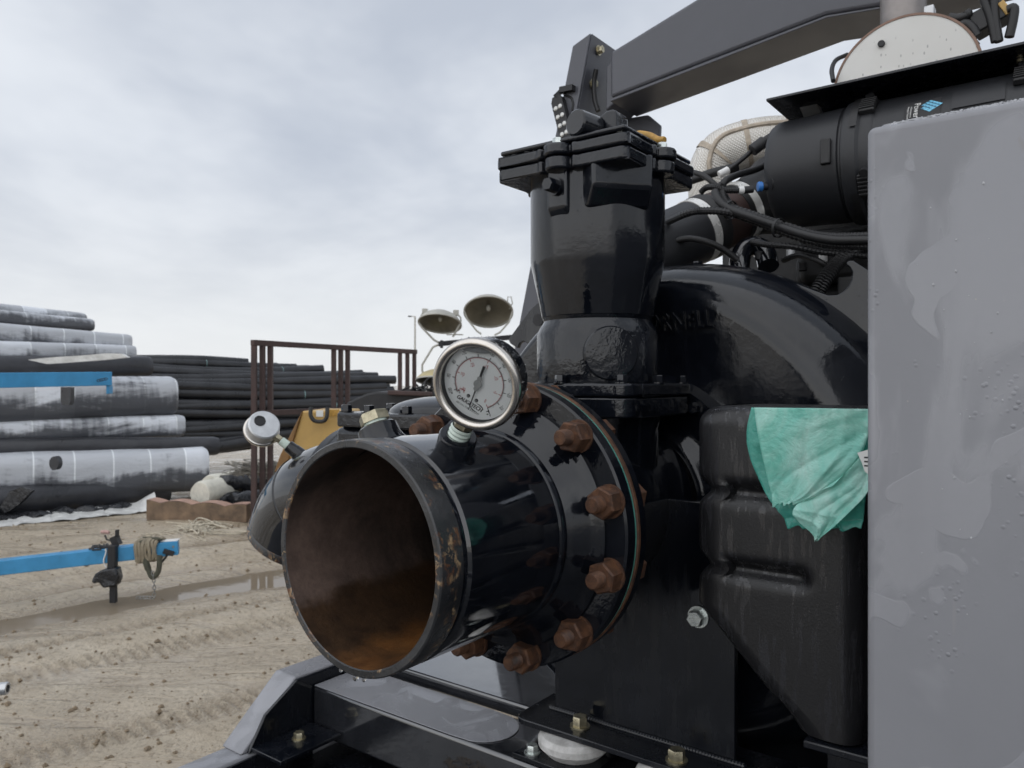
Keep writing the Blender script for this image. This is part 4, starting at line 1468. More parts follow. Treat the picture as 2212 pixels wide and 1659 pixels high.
# LED work light on the leg
lc = [onv(x, y, LV - 0.05) for x, y in ((1187, 222), (1216, 212), (1246, 352), (1226, 362))]
lb_ = thing('led_light_bar', 'narrow black LED work light hanging on the lifting frame leg', 'work light', lc[3])
la, lz = (Vector(lc[0]) + Vector(lc[1])) / 2, (Vector(lc[2]) + Vector(lc[3])) / 2
dx_ = (lz - la).normalized()
nx_ = Vector((dx_.z, 0, -dx_.x))
if nx_.x > 0:
    nx_ = -nx_
hw_ = 0.026
MB().prism([((la - dx_ * 0.02 + nx_ * hw_ * 0.6).x, (la - dx_ * 0.02 + nx_ * hw_ * 0.6).z), ((la + nx_ * hw_).x, (la + nx_ * hw_).z), ((lz + nx_ * hw_).x, (lz + nx_ * hw_).z), ((lz - nx_ * hw_).x, (lz - nx_ * hw_).z), ((la - nx_ * hw_).x, (la - nx_ * hw_).z), ((la - dx_ * 0.02 - nx_ * hw_ * 0.6).x, (la - dx_ * 0.02 - nx_ * hw_ * 0.6).z)], 'y', LV - 0.05, LV + 0.01).build('lamp_housing', M['dark_steel'], lb_, 0.003)
lens_me = MB().sphere((0, 0, 0), 0.0098, 1, .45, 1, 12, 8).mesh('led_lens')
lens_me.materials.append(M['lens'])
for k in range(7):
    for sg in (-1, 1):
        p = la.lerp(lz, 0.11 + 0.80 * k / 6) + nx_ * (0.0105 * sg)
        obj('led_lens', lens_me, None, lb_, (p.x, LV - 0.051, p.z))
b = MB()
bp0, bp1 = Vector(onv(1212, 196, LV - 0.03)), Vector(onv(1240, 190, LV - 0.03))
b.bar(bp0, bp1, 0.03, 0.022)
b.bar(la - dx_ * 0.015, bp0 + Vector((0.004, 0, 0)), 0.012, 0.02)
b.build('bracket', M['dark_steel'], lb_)
MB().tube(catmull([onv(1222, 206, LV - .02), onv(1234, 212, LV - .02), onv(1238, 225, LV - .02), onv(1236, 240, LV - .02)], 5), 0.005, 8).build('cable', M['rubber'], lb_)

# ================================================================== engine behind the pump
en_ = thing('diesel_engine', 'dark diesel engine mostly hidden behind the black pump casing', 'engine', (-0.3, 2.4, -0.72))
MB().box((-0.75, 2.05, -0.70), (0.45, 3.0, 0.10)).build('engine_block', M['engine'], en_, 0.03)
MB().box((-0.70, 2.12, 0.10), (0.40, 2.6, 0.26)).build('cylinder_head', M['engine'], en_, 0.02)
MB().box((-1.02, 2.52, 0.10), (0.40, 2.98, 0.63)).build('engine_cowl', M['engine'], en_, 0.04, 3)
MB().box((-0.62, 2.06, 0.262), (0.40, 2.14, 0.40)).build('fuel_rail_cover', M['engine'], en_, 0.02)
MB().box((-0.66, 2.15, 0.262), (0.40, 2.45, 0.36)).build('rocker_cover', M['engine'], en_, 0.03, 3)
MB().lathe([(0.42, 1.865), (0.44, 1.90), (0.44, 2.04), (0, 2.045)], (AU + 0.05, 0, AW), YA, 48).build('flywheel_housing', M['engine'], en_)
MB().box((-0.55, 1.93, 0.14), (0.30, 2.10, 0.19)).build('intake_rail', M['engine'], en_, 0.008)
MB().box((-0.48, 1.90, 0.19), (-0.40, 1.96, 0.25)).box((-0.30, 1.90, 0.17), (-0.22, 1.97, 0.24)).build('sensor_block', M['engine'], en_, 0.004)
Z3 = lambda x, y: (1458 + x * 0.2604, 216 + y * 0.2604)
# turbo intake duct with sleeve and clamps
P1, P2 = Vector(atzm(1503, 500, 2.02)), Vector(atzm(1596, 458, 2.08))
dd = P2 - P1
dn = dd.normalized()
L12 = dd.length
pa, pb2 = P1 - dd * 0.9, P2 + dd * 0.75
du = MB().lathe([(0.0, -0.40), (0.076, -0.40), (0.084, -0.30), (0.0835, -0.10), (0.0835, 0.02), (0.0835, 0.05)], P1, dn, 40).build('intake_duct', M['housing'], en_)
MB().lathe([(0.0815, 0.045), (0.0755, L12 - 0.02)], P1, dn, 40).build('brown_sleeve', M['brown_hose'], du, label='dark brown silicone sleeve between two clamps')
MB().lathe([(0.0750, L12 - 0.03), (0.0775, L12 - 0.03), (0.080, L12 + 0.05), (0.110, L12 + 0.14), (0.120, L12 + 0.40), (0, L12 + 0.41)], P1, dn, 40).build('intake_boot', M['rubber'], du)
MB().lathe([(0.0835, -0.012), (0.0858, -0.012), (0.0858, 0.012), (0.0835, 0.012)], P1, dn, 48, True).build('hose_clamp', M['clamp'], du)
MB().lathe([(0.0775, L12 - 0.012), (0.0805, L12 - 0.012), (0.0805, L12 + 0.011), (0.0775, L12 + 0.011)], P1, dn, 48, True).build('hose_clamp', M['clamp'], du)
MB().lathe([(0.0860, 0.014), (0.0872, 0.016), (0.0872, 0.040), (0.0835, 0.042)], P1, dn, 48).build('duct_collar', M['rubber'], du)
# quilted exhaust jacket
qp = [atzm(1533, 430, 2.46), atzm(1536, 370, 2.45), atzm(1560, 332, 2.44), atzm(1606, 314, 2.42), atzm(1662, 304, 2.40), atzm(1735, 302, 2.38), atzm(1800, 300, 2.36)]
qc = catmull(qp, 6)
nq = len(qc)
ql = MB().tube(qc, [0.066 + 0.008 * math.sin(PI * k / nq) for k in range(nq)], 40).build('exhaust_jacket', M['quilt'], en_, ang=70, label='silver quilted heat jacket on the exhaust elbow')
for k0 in (10, 19, 27):
    seg_ = [qc[k0 - 1].lerp(qc[k0], .4), qc[k0], qc[k0].lerp(qc[k0 + 1], .6)]
    MB().tube(seg_, [0.0752] * 3, 40, False).build('jacket_seam', M['seam'], ql, ang=70)
seam_pts = []
for k in range(4, nq - 4):
    t = (qc[k + 1] - qc[k - 1]).normalized()
    side = Vector((0.40, -0.80, 0.45))
    side = (side - t * side.dot(t)).normalized()
    seam_pts.append(qc[k] + side * 0.0735)
MB().tube(seam_pts, 0.008, 8).build('jacket_seam', M['seam'], ql)
# black coolant elbow
cp = catmull([atzm(1598, 610, 1.98), atzm(1598, 565, 1.98), atzm(1608, 540, 1.99), atzm(1630, 532, 2.0), atzm(1652, 545, 1.97), atzm(1660, 575, 1.94)], 5)
MB().tube(cp, 0.026, 20).build('coolant_elbow', M['black_smooth'], en_)
# corrugated hoses
for dx in (0, 13):
    path = catmull([atzm(1752 + dx, 650, 1.80), atzm(1766 + dx, 618, 1.80), atzm(1788 + dx, 585, 1.82), atzm(1812 + dx, 560, 1.85), atzm(1850 + dx, 535, 1.9)], 26)
    MB().tube(path, [0.0105 + 0.0022 * (1 if (k // 2) % 2 else -1) for k in range(len(path))], 14).build('corrugated_hose', M['rubber'], en_, ang=25)
# wiring
def cable(pts, r, z, name='cable', m='rubber', parent=en_, rib=False):
    P = catmull([atzm(*Z3(x, y), z + dz) for x, y, dz in pts], 14 if rib else 7)
    rr2 = [r * (1.0 + (0.10 if k % 2 else -0.10) * rib) for k in range(len(P))]
    return MB().tube(P, rr2, 10).build(name, M[m], parent, ang=25 if rib else 60)


cable([(-60, 1010, .1), (100, 940, 0), (230, 920, -.02), (430, 930, -.05), (640, 1000, -.06), (860, 1080, -.1), (1100, 1160, -.15), (1300, 1198, -.18), (1480, 1208, -.2), (1700, 1210, -.22)], 0.0085, 1.80, rib=True)
cable([(330, 760, 0), (370, 840, -.02), (460, 910, -.04), (640, 975, -.07), (860, 1050, -.1), (1100, 1125, -.15), (1300, 1160, -.18), (1480, 1163, -.2), (1700, 1160, -.22)], 0.0095, 1.79)
cable([(390, 760, 0), (410, 830, -.02), (480, 890, -.04), (700, 965, -.07), (900, 1035, -.1), (1150, 1110, -.15), (1300, 1128, -.18), (1480, 1128, -.2), (1700, 1118, -.22)], 0.0075, 1.80, rib=True)
cable([(40, 590, .1), (130, 595, .05), (240, 630, .02), (330, 700, 0), (400, 770, 0), (470, 880, -.03)], 0.0065, 1.82)
cable([(390, 720, 0), (420, 670, 0), (520, 620, .03), (660, 580, .06), (760, 530, .08), (850, 450, .1)], 0.0085, 1.82)
cable([(210, 770, .03), (260, 728, .02), (330, 722, 0), (420, 748, 0), (540, 750, 0)], 0.0070, 1.80, rib=True)
cable([(-40, 700, .2), (60, 690, .15), (180, 650, .12), (330, 600, .1), (520, 560, .1)], 0.0120, 1.98)
cable([(-40, 1180, .05), (120, 1150, .02), (300, 1190, 0), (430, 1260, 0), (520, 1330, 0)], 0.0080, 1.86)
cable([(640, 1180, .1), (760, 1200, .05), (960, 1215, 0), (1200, 1260, 0), (1420, 1280, 0), (1640, 1300, 0)], 0.0075, 1.86, rib=True)
cable([(900, 1330, .1), (1020, 1290, .05), (1180, 1330, 0), (1300, 1420, 0)], 0.0070, 1.86)
for x_, y_, m_ in ((1060, 1420, 'dark_steel'), (960, 1310, 'alu'), (1230, 1350, 'white_plastic'), (700, 1330, 'dark_steel')):
    c = Vector(atzm(*Z3(x_, y_), 1.95))
    MB().cyl(c, c + Vector((0, 0, 0.022)), 0.011, 12, ch=.002).build('fitting', M[m_], en_)
cable([(380, 690, 0), (365, 720, 0), (390, 760, 0), (372, 800, 0)], 0.0055, 1.80)
cable([(365, 620, .1), (450, 575, .1), (560, 490, .1), (640, 420, .1)], 0.0065, 1.95)
cable([(1030, 75, .1), (930, 220, .1), (800, 310, .1)], 0.003, 1.95, 'sensor_lead', 'white_plastic')
for a_, b_, r_, m_, z_ in (((640, 420), (740, 345), 0.016, 'dark_steel', 2.04), ((740, 345), (810, 300), 0.0115, 'dark_steel', 2.04), ((365, 622), (445, 578), 0.010, 'white_plastic', 2.05),
                           ((528, 750), (572, 748), 0.0095, 'white_plastic', 1.80), ((570, 748), (650, 740), 0.0085, 'dark_steel', 1.80), ((686, 720), (725, 718), 0.0115, 'blue_plastic', 1.80), ((725, 718), (790, 712), 0.0095, 'dark_steel', 1.80)):
    MB().cyl(atzm(*Z3(*a_), z_), atzm(*Z3(*b_), z_), r_, 14, ch=0.0015).build('connector', M[m_], en_)
MB().cyl(atzm(*Z3(778, 690), 1.80), atzm(*Z3(812, 686), 1.80), 0.024, 20).build('sensor_body', M['dark_steel'], en_)
MB().cyl(atzm(*Z3(812, 686), 1.80), atzm(*Z3(840, 682), 1.80), 0.020, 20).build('sensor_ring', M['white_plastic'], en_)
for x, y, z in ((460, 915, 1.765), (862, 1062, 1.69)):
    c = Vector(atzm(*Z3(x, y), z))
    MB().lathe([(0.020, -0.003), (0.0215, -0.003), (0.0215, 0.003), (0.020, 0.003)], c, Vector((0.9, -.3, -.25)), 20, True).build('cable_tie', M['rubber'], en_)

# ================================================================== air cleaner
AV = 1.90
ac = thing('air_cleaner', 'charcoal plastic air cleaner canister with sticker, lying under the black shield', 'air cleaner', (-0.3, AV, 0.35))
aL = onv(1682, 375, AV)[0]
AWc = 0.505
XA = (1, 0, 0)
O_ = (aL, AV, AWc)
Ra = 0.126
body = MB().lathe([(0, 0.0), (Ra - 0.022, 0.0), (Ra - 0.008, 0.005), (Ra - 0.001, 0.017), (Ra, 0.03), (Ra + 0.004, 0.165)], O_, XA, 72).build('end_cap', M['housing'], ac, ang=50)
MB().lathe([(Ra + 0.004, 0.165), (Ra + 0.000, 0.168), (Ra + 0.000, 0.172), (Ra + 0.010, 0.176), (Ra + 0.013, 0.185), (Ra + 0.013, 0.205), (Ra + 0.007, 0.212), (Ra + 0.007, 0.232), (Ra + 0.003, 0.238)], O_, XA, 72).build('joint_ring', M['housing'], ac, ang=40)
MB().lathe([(Ra + 0.003, 0.238), (Ra + 0.004, 0.5), (Ra + 0.004, 1.0), (0, 1.0)], O_, XA, 72).build('canister', M['housing'], ac, ang=50)


def on_can(x, ang, r):                         # ang measured from facing -v, towards up
    return Vector((aL + x, AV - r * math.cos(ang), AWc + r * math.sin(ang)))


for x_, an in ((0.224, RAD(46)), (0.224, RAD(-34)), (0.505, RAD(46))):
    c = on_can(x_, an, Ra + 0.010)
    dr = Vector((0, -math.cos(an), math.sin(an)))
    tg = Vector((0, math.sin(an), math.cos(an)))
    lt = MB().obox(c, Vector((0.016, 0, 0)), tg * 0.026, dr * 0.007).build('latch', M['rubber'], ac, 0.003)
    b = MB()
    for k in range(5):
        b.obox(c + dr * 0.007 + tg * (-0.018 + 0.009 * k), Vector((0.0155, 0, 0)), tg * 0.0022, dr * 0.0035)
    b.build('latch_ribs', M['rubber'], lt, 0.001)
    MB().cyl(c + tg * 0.030 - dr * 0.004, c + tg * 0.030 + dr * 0.011, 0.009, 16).build('latch_pin', M['rubber'], lt)
c = on_can(0.145, RAD(2), Ra + 0.006)
MB().box(c - Vector((0.011, 0.006, 0.028)), c + Vector((0.011, 0.006, 0.028))).build('clip', M['rubber'], ac, 0.003)
for a0_, a1_ in ((20, 66), (-70, -40)):
    MB().grid(lambda i, j: tuple(on_can(0.192 + 0.016 * i, RAD(a0_ + (a1_ - a0_) * j), Ra + 0.0165 + 0.001 * i)), 1, 10).build('ring_rib', M['rubber'], ac)
MB().grid(lambda i, j: tuple(on_can(0.385 + 0.092 * i, RAD(22 + 22 * j), Ra + 0.0065)), 6, 8).build('raised_panel', M['housing'], ac, ang=60)
# sticker
MB().grid(lambda i, j: tuple(on_can(0.298 + 0.068 * i, RAD(10 + 30 * j), Ra + 0.0052)), 4, 10).build('sticker', M['ink'], ac, label='black sticker with blue facet emblem')
stk = bpy.data.objects[[o for o in ac.children if o.name.startswith('sticker')][0].name]


def on_st(x, y):                               # sticker metres: x along canister, y round it
    return on_can(0.298 + x, RAD(10) + y / (Ra + 0.0056), Ra + 0.0057)


def st_text(s, size, x, y, sx=0.8):
    vs, fs = text_geo(s, size, 0, sx)
    return [tuple(on_st(x - (-p.y) * 1.0 if False else x + p.y, y - p.x)) for p in vs], fs


b = MB()
for s, size, x, y, sx in (('PowerCore', 0.0170, 0.0235, 0.026, 0.9), ('A Revolution in', 0.0055, 0.0130, 0.040, 0.85), ('Filtration Technology', 0.0055, 0.0075, 0.036, 0.85)):
    vs, fs = st_text(s, size, x, y, sx)
    b.add(vs, fs)
b.build('sticker_lettering', M['white_paint'], stk, recalc=False, smooth=False)
M['emblem'] = simple('light_blue_emblem', (0.16, 0.48, 0.68), 0.4, 0, 0.1, 40)
M['emblem_dark'] = simple('dark_blue_emblem', (0.02, 0.10, 0.20), 0.4, 0, 0.1, 40)
b, b2 = MB(), MB()
ec = (0.048, 0.048)
dsz = 0.0068
for i in range(4):
    for j in range(4):
        if (i, j) in ((0, 3),):
            continue
        x = ec[0] + (i - j) * dsz * 0.86
        y = ec[1] + (i + j - 3) * dsz * 0.62
        q4 = [(x - dsz * .8, y), (x, y - dsz * .58), (x + dsz * .8, y), (x, y + dsz * .58)]
        b.add([tuple(on_st(*p)) for p in q4], [(0, 1, 2, 3)])
        if (i + j) > 1:
            b2.add([tuple(on_can(0.298 + px_, RAD(10) + py_ / (Ra + 0.0056), Ra + 0.0061)) for px_, py_ in (q4[0], q4[1], (x, y))], [(0, 1, 2)])
b.build('emblem', M['emblem'], stk, recalc=False, smooth=False)
b2.build('emblem_shading', M['emblem_dark'], stk, recalc=False, smooth=False)
# rain shield above
sl = onv(1655, 213, 1.783)
shd = thing('rain_shield', 'flat black sheet metal shield above the air cleaner', 'shield', (sl[0], 1.783, 0.655))
MB().box((sl[0], 1.783, sl[2] - 0.006), (0.75, 2.12, sl[2])).build('shield_plate', M['black_plate'], shd, 0.001)
MB().box((sl[0] + 0.004, 2.10, sl[2] - 0.10), (0.75, 2.115, sl[2] - 0.0065)).build('rear_lip', M['black_plate'], shd)
MB().prism([(1.87, sl[2] - 0.0065), (1.90, sl[2] - 0.0065), (2.0, sl[2] - 0.06), (1.99, sl[2] - 0.06)], 'x', sl[0] + 0.05, sl[0] + 0.09).build('brace', M['alu'], shd)
for uu in (-0.2, 0.3):
    MB().box((uu, 2.085, 0.30), (uu + 0.04, 2.098, sl[2] - 0.0068)).build('stanchion', M['black_plate'], shd)
MB().cyl((-0.12, 1.86, sl[2] - 0.0065), (-0.12, 1.86, sl[2] - 0.012), 0.007, 14).build('screw', M['zinc'], shd)

# ================================================================== muffler
mc = onv(1953, 180, 2.15)
mu = thing('exhaust_muffler', 'cream muffler drum end, rain-spotted, with clamped exhaust stack behind the shield', 'muffler', (mc[0], 2.4, 0.36))
MB().lathe([(0, 0.0), (0.1655, 0.0)], mc, YA, 72).build('end_plate', M['cream'], mu, recalc=False)
MB().lathe([(0.1657, -0.0015), (0.1715, -0.0015), (0.1725, 0.002), (0.1725, 0.02), (0.171, 0.022), (0.171, 0.55), (0, 0.55)], mc, YA, 72).build('drum', M['copper_edge'], mu)
MB().cyl((mc[0] - 0.052, 2.1495, mc[2] + 0.112), (mc[0] - 0.052, 2.142, mc[2] + 0.112), 0.0085, 16, ch=.001).build('rivet', M['dark_steel'], mu)
sxc = onv(1951, 20, 2.27)
MB().lathe([(0.064, mc[2] + 0.10), (0.064, mc[2] + 0.158), (0.056, mc[2] + 0.165), (0.056, mc[2] + 0.9)], (sxc[0], 2.27, 0), ZU, 40).build('stack_pipe', M['stack'], mu)
MB().lathe([(0.0645, mc[2] + 0.120), (0.0665, mc[2] + 0.120), (0.0665, mc[2] + 0.162), (0.0645, mc[2] + 0.162)], (sxc[0], 2.27, 0), ZU, 40, True).build('band_clamp', M['cream_band'], mu)
b = MB()
cz_ = mc[2] + 0.168
for du_ in (-0.018, 0.014):
    b.lathe([(0.008, -0.010), (0.0125, -0.010), (0.0125, 0.010), (0.008, 0.010)], (sxc[0] + du_ - 0.01, 2.27 - 0.075, cz_ - 0.004), ZU, 16, True)
b.bar((sxc[0] - 0.075, 2.27 - 0.076, cz_ - 0.012), (sxc[0] + 0.012, 2.27 - 0.076, cz_ + 0.002), 0.008, 0.008)
b.build('clamp_bolt', M['alu'], mu)
MB().box((sxc[0] + 0.05, 2.25, mc[2] + 0.195), (sxc[0] + 0.075, 2.29, mc[2] + 0.225)).build('stack_clamp_ear', M['alu'], mu, 0.003)
MB().tube(catmull([onv(1800, 175, 2.1), onv(1797, 150, 2.15), onv(1806, 130, 2.2), onv(1830, 118, 2.25)], 6), 0.006, 8).build('sensor_lead', M['rubber'], mu)
# wiring and sensor cluster right of the drum
cs = thing('sensor_module', 'black sensor box with yellow clip and thick cables beside the muffler', 'sensor', onv(2110, 70, 2.2))
pA, pB = Vector(onv(2102, 62, 2.2)), Vector(onv(2172, 22, 2.2))
MB().bar(pA, pB, 0.06, 0.052).build('sensor_box', M['rubber'], cs, 0.004)
MB().bar(Vector(onv(2163, 12, 2.19)), Vector(onv(2182, 36, 2.19)), 0.05, 0.014).build('yellow_clip', M['yellow'], cs, 0.002)
for pts, r in ((((2122, -10), (2140, 40), (2150, 90)), .0095), (((2146, -10), (2150, 40), (2158, 90)), .0095), (((2175, 22), (2190, 18), (2188, 45), (2180, 80)), .0105), (((2050, 38), (2070, 40), (2090, 32), (2086, 26)), .011), (((2066, 62), (2085, 52), (2100, 62), (2110, 80)), .012), (((2080, 60), (2096, 84), (2108, 100)), .010), (((2060, 80), (2072, 95), (2090, 110)), .016)):
    MB().tube(catmull([onv(x, y, 2.17) for x, y in pts], 8), r, 12).build('cable', M['rubber'], cs)

# ================================================================== moulded tank
TVF = 1.15
tk = thing('plastic_tank', 'black moulded plastic tank with horizontal ribs between pump and grey cabinet', 'tank', (-0.37, 1.3, -0.52))
TL, TR_, TT = -0.512, -0.262, -0.034


def tank_pt(i, j):
    w = TT - 0.475 * (1 - j)
    # left outline with two waists, then a long chamfer to the foot
    d = TT - w
    pinch = 0.020 * math.exp(-((d - 0.132) / 0.014) ** 2) + 0.018 * math.exp(-((d - 0.250) / 0.014) ** 2)
    left = TL + pinch
    if d > 0.315:
        left += (d - 0.315) * 0.98
    if left > TR_ - 0.14:
        left = TR_ - 0.14 + 0.09 * (1 - math.exp(-(left - TR_ + 0.14) / 0.06))
    rc = 0.030
    if d < rc:
        left += rc - math.sqrt(max(0, rc * rc - (rc - d) ** 2))
    vf_in = 0.0
    if d < rc:
        vf_in = rc - math.sqrt(max(0, rc * rc - (rc - d) ** 2))
    # closed outline around the tank at this height
    n = [(left + 0.0, 1.34), (left, TVF + 0.045), (left + 0.006, TVF + 0.02), (left + 0.022, TVF + 0.004), (left + 0.045, TVF)]
    t = i
    K = 44
    k = int(round(t * K))
    if k < 5:
        u, v = n[k]
    elif k <= 36:
        f = (k - 4) / 32
        u = left + 0.045 + (TR_ - 0.03 - left - 0.045) * f
        v = TVF
        fu = (u - TL) / (TR_ - TL)
        g1 = math.exp(-((d - 0.132) / 0.013) ** 2) * 0.016
        g2 = math.exp(-((d - 0.250) / 0.012) ** 2) * 0.018 * (1 / (1 + math.exp((u - (-0.335)) / 0.004)))
        v += g1 + g2
    else:
        f = (k - 36) / 8
        a = f * PI / 2
        u = TR_ - 0.03 + 0.03 * math.sin(a)
        v = TVF + 0.03 * (1 - math.cos(a)) + (0.19 * max(0, f - .99) / .01)
    return (u, v + vf_in, w)


MB().grid(tank_pt, 44, 130).build('tank_shell', M['tank'], tk, ang=70)
MB().box((TL + 0.03, TVF + 0.03, TT - 0.001), (TR_, 1.36, TT - 0.012)).build('tank_top', M['tank'], tk, 0.004)
MB().box((-0.335, 1.14, -0.523), (-0.215, 1.36, -0.512)).box((-0.31, 1.17, -0.60), (-0.215, 1.34, -0.5235)).build('tank_bracket', M['black_plate'], tk, 0.002)
MB().cyl((-0.25, 1.20, -0.726), (-0.25, 1.20, -0.601), 0.04, 24).build('bracket_post', M['black_plate'], tk)

# ================================================================== grey cabinet
CV = 0.95
cu0 = onv(1871, 829, CV)[0]
CWT = 0.2935
cab = thing('equipment_cabinet', 'tall grey steel equipment cabinet beaded with rain at the right edge', 'cabinet', (0.2, 1.2, -0.93))
MB().box((cu0, CV, -0.84), (0.62, 1.58, CWT)).build('cabinet_shell', M['grey'], cab, 0.009, 4)
MB().prism([(CV + 0.012, CWT - 0.002), (CV + 0.05, CWT + 0.015), (1.57, CWT + 0.022), (1.57, CWT - 0.002)], 'x', cu0 + 0.006, 0.615).build('sloped_lid', M['grey'], cab, 0.004, 3)
b = MB()
for k in range(2200):                          # rain beads on the lid edge
    u_ = cu0 + 0.02 + 0.59 * rr.random()
    t = rr.random()
    r_ = rr.uniform(0.0006, 0.0017)
    b.sphere((u_, CV + 0.012 + 0.038 * t, CWT + 0.015 * t), r_, 1, 1, .75, 6, 4)
b.build('lid_drops', M['bead'], cab, kind='stuff')
b = MB()
cl_ = [(rr.uniform(cu0 + 0.02, 0.10), rr.uniform(-0.5, 0.26), rr.uniform(0.012, 0.05)) for _ in range(11)]
for cu_, cw_, cs_ in cl_:
    for k in range(rr.randint(4, 22)):
        r_ = rr.choice((0.0006, 0.0007, 0.0009, 0.0011, 0.0014))
        b.sphere((max(cu0 + .01, cu_ + rr.gauss(0, cs_ * .6)), CV - 0.0002, min(CWT - .012, cw_ + rr.gauss(0, cs_))), r_, 1, .55, 1.25, 6, 5)
b.build('face_drops', M['bead'], cab, kind='stuff')

# ================================================================== turquoise bag
BV = 1.105
bag = thing('plastic_bag', 'crumpled turquoise plastic bag caught between tank and grey cabinet', 'bag', (-0.33, BV, -0.2))


def sheet(name, outline_l, outline_r, v, amp, seed, lab=None, mk='bag'):
    # two edge polylines in picture order from top to bottom, spanned by a wrinkled film
    A = catmull([onv(x, y, v) for x, y in outline_l], 10)
    B = catmull([onv(x, y, v) for x, y in outline_r], 10)
    n = min(len(A), len(B)) - 1
    A = [A[int(k * (len(A) - 1) / n)] for k in range(n + 1)]
    B = [B[int(k * (len(B) - 1) / n)] for k in range(n + 1)]
    rs = random.Random(seed)
    ph = [rs.uniform(0, 6) for _ in range(8)]
    lines = []
    for _ in range(10):                       # creases: most fan out from the pinched corner
        if rs.random() < 0.38:
            o2, th = (1.0 + rs.gauss(0, .05), rs.gauss(.05, .05)), rs.uniform(0.5 * PI, 1.12 * PI)
        else:
            o2, th = (rs.random(), rs.random()), rs.uniform(0, PI)
        lines.append((o2, th, rs.choice((-1, 1)) * rs.uniform(.5, 1.3), rs.uniform(.03, .12)))

    def fn(i, j):
        k = int(round(i * n))
        p = A[k].lerp(B[k], j)
        wv = 0.5 * math.sin(3.1 * j + 2.3 * i + ph[0]) + 0.35 * math.sin(6.3 * i - 4.1 * j + ph[1])
        for (ox_, oy_), th, am, wd in lines:
            dist = abs((j - ox_) * math.sin(th) - (i - oy_) * math.cos(th))
            wv += am * math.exp(-dist / wd)
        rag = 0.004 * max(0, i - .8) / .2 * math.sin(j * 23 + ph[2]) * math.sin(j * 9 + ph[3])
        return (p.x + rag * .5, p.y - amp * wv - 0.004, p.z + rag)
    o = MB().grid(fn, n, 44).build(name, M[mk], bag, recalc=False, ang=180)
    s_ = o.modifiers.new('film', 'SOLIDIFY')
    s_.thickness = 0.0004
    return o


sheet('rear_film', [(1626, 880), (1616, 930), (1622, 985), (1640, 1030), (1662, 1075), (1690, 1110), (1705, 1140)], [(1880, 890), (1880, 930), (1880, 990), (1876, 1040), (1870, 1090), (1866, 1120), (1862, 1141)], BV + 0.024, 0.0040, 3, mk='bag_thin')
sheet('front_flap', [(1631, 880), (1636, 915), (1644, 960), (1652, 1000), (1660, 1040), (1667, 1075), (1671, 1091)], [(1886, 883), (1880, 930), (1866, 975), (1838, 1012), (1800, 1046), (1762, 1072), (1728, 1085)], BV, 0.0040, 8)
sheet('hanging_corner', [(1800, 1050), (1768, 1062), (1740, 1080), (1722, 1090), (1716, 1112), (1740, 1140), (1762, 1163)], [(1884, 960), (1884, 1000), (1884, 1040), (1870, 1070), (1842, 1100), (1806, 1135), (1770, 1166)], BV - 0.006, 0.0030, 5)
pt = [onv(x, y, BV - 0.012) for x, y in ((1852, 978), (1880, 970), (1882, 1030), (1868, 1018), (1862, 1000))]
tg_ = MB().prism([(p[0], p[2]) for p in pt], 'y', BV - 0.0125, BV - 0.012).build('printed_tag', M['white_paint'], bag, label='white printed paper tag')
b = MB()
for k in range(3):
    p = onv(1872, 988 + k * 9, BV - 0.0128)
    b.box((p[0] - 0.003, p[1], p[2] - 0.0012), (p[0] + 0.005 - 0.001 * k, p[1] + 0.0001, p[2] + 0.0008))
b.build('tag_print', M['ink'], tg_)


# ================================================================== rolls stacked at the left
def roll(name, label, cat, p0, p1, r0, r1, m, sq=1.0, group=None, seed=0, ext=0.0, lump=0.02, pw=2.6):
    p0, p1 = Vector(p0), Vector(p1)
    d = (p1 - p0).normalized()
    p0 = p0 - d * ext
    L = (p1 - p0).length
    up_ = Vector((0, 0, 1))
    y = up_.cross(d).normalized()
    z = d.cross(y).normalized()
    m4_ = Matrix(((d.x, y.x, z.x, p0.x), (d.y, y.y, z.y, p0.y), (d.z, y.z, z.z, p0.z), (0, 0, 0, 1)))
    rs = random.Random(seed)
    ph = [rs.uniform(0, 6) for _ in range(6)]

    def fn(i, j):
        t = 2 * PI * j
        c, s = math.cos(t), math.sin(t)
        k = (abs(c) ** pw + abs(s) ** pw) ** (-1 / pw)
        r = (r0 + (r1 - r0) * i)
        bul = 1 + lump * math.sin(i * 9 + ph[0]) * math.cos(t * 2 + ph[1]) + lump * .6 * math.sin(i * 23 + ph[2] + t * 3)
        endr = 1.0
        e = (1 - i) * L
        if e < 0.06:
            endr = 1 - 0.10 * (1 - e / 0.06) ** 2
        return (i * L, c * k * r * bul * endr, s * k * r * sq * bul * endr)
    b = MB().grid(fn, 70, 36, False, True)
    n = len(b.v)
    b.f.append(tuple(range(36)))
    b.f.append(tuple(range(n - 36, n)))
    t_ = thing(name, label, cat, None, group=group, mat=m4_)
    b.build('wrapped_body', m, t_, ang=55)
    return t_


def ends(xl, yl0, yl1, xr, yr0, yr1, z0, ratio):
    a = Vector(atz(xl, (yl0 + yl1) / 2, z0))
    c = Vector(atz(xr, (yr0 + yr1) / 2, z0 * ratio))
    ra = (yl1 - yl0) / 2 / FPX * z0
    rc = (yr1 - yr0) / 2 / FPX * z0 * ratio
    return a, c, ra, rc


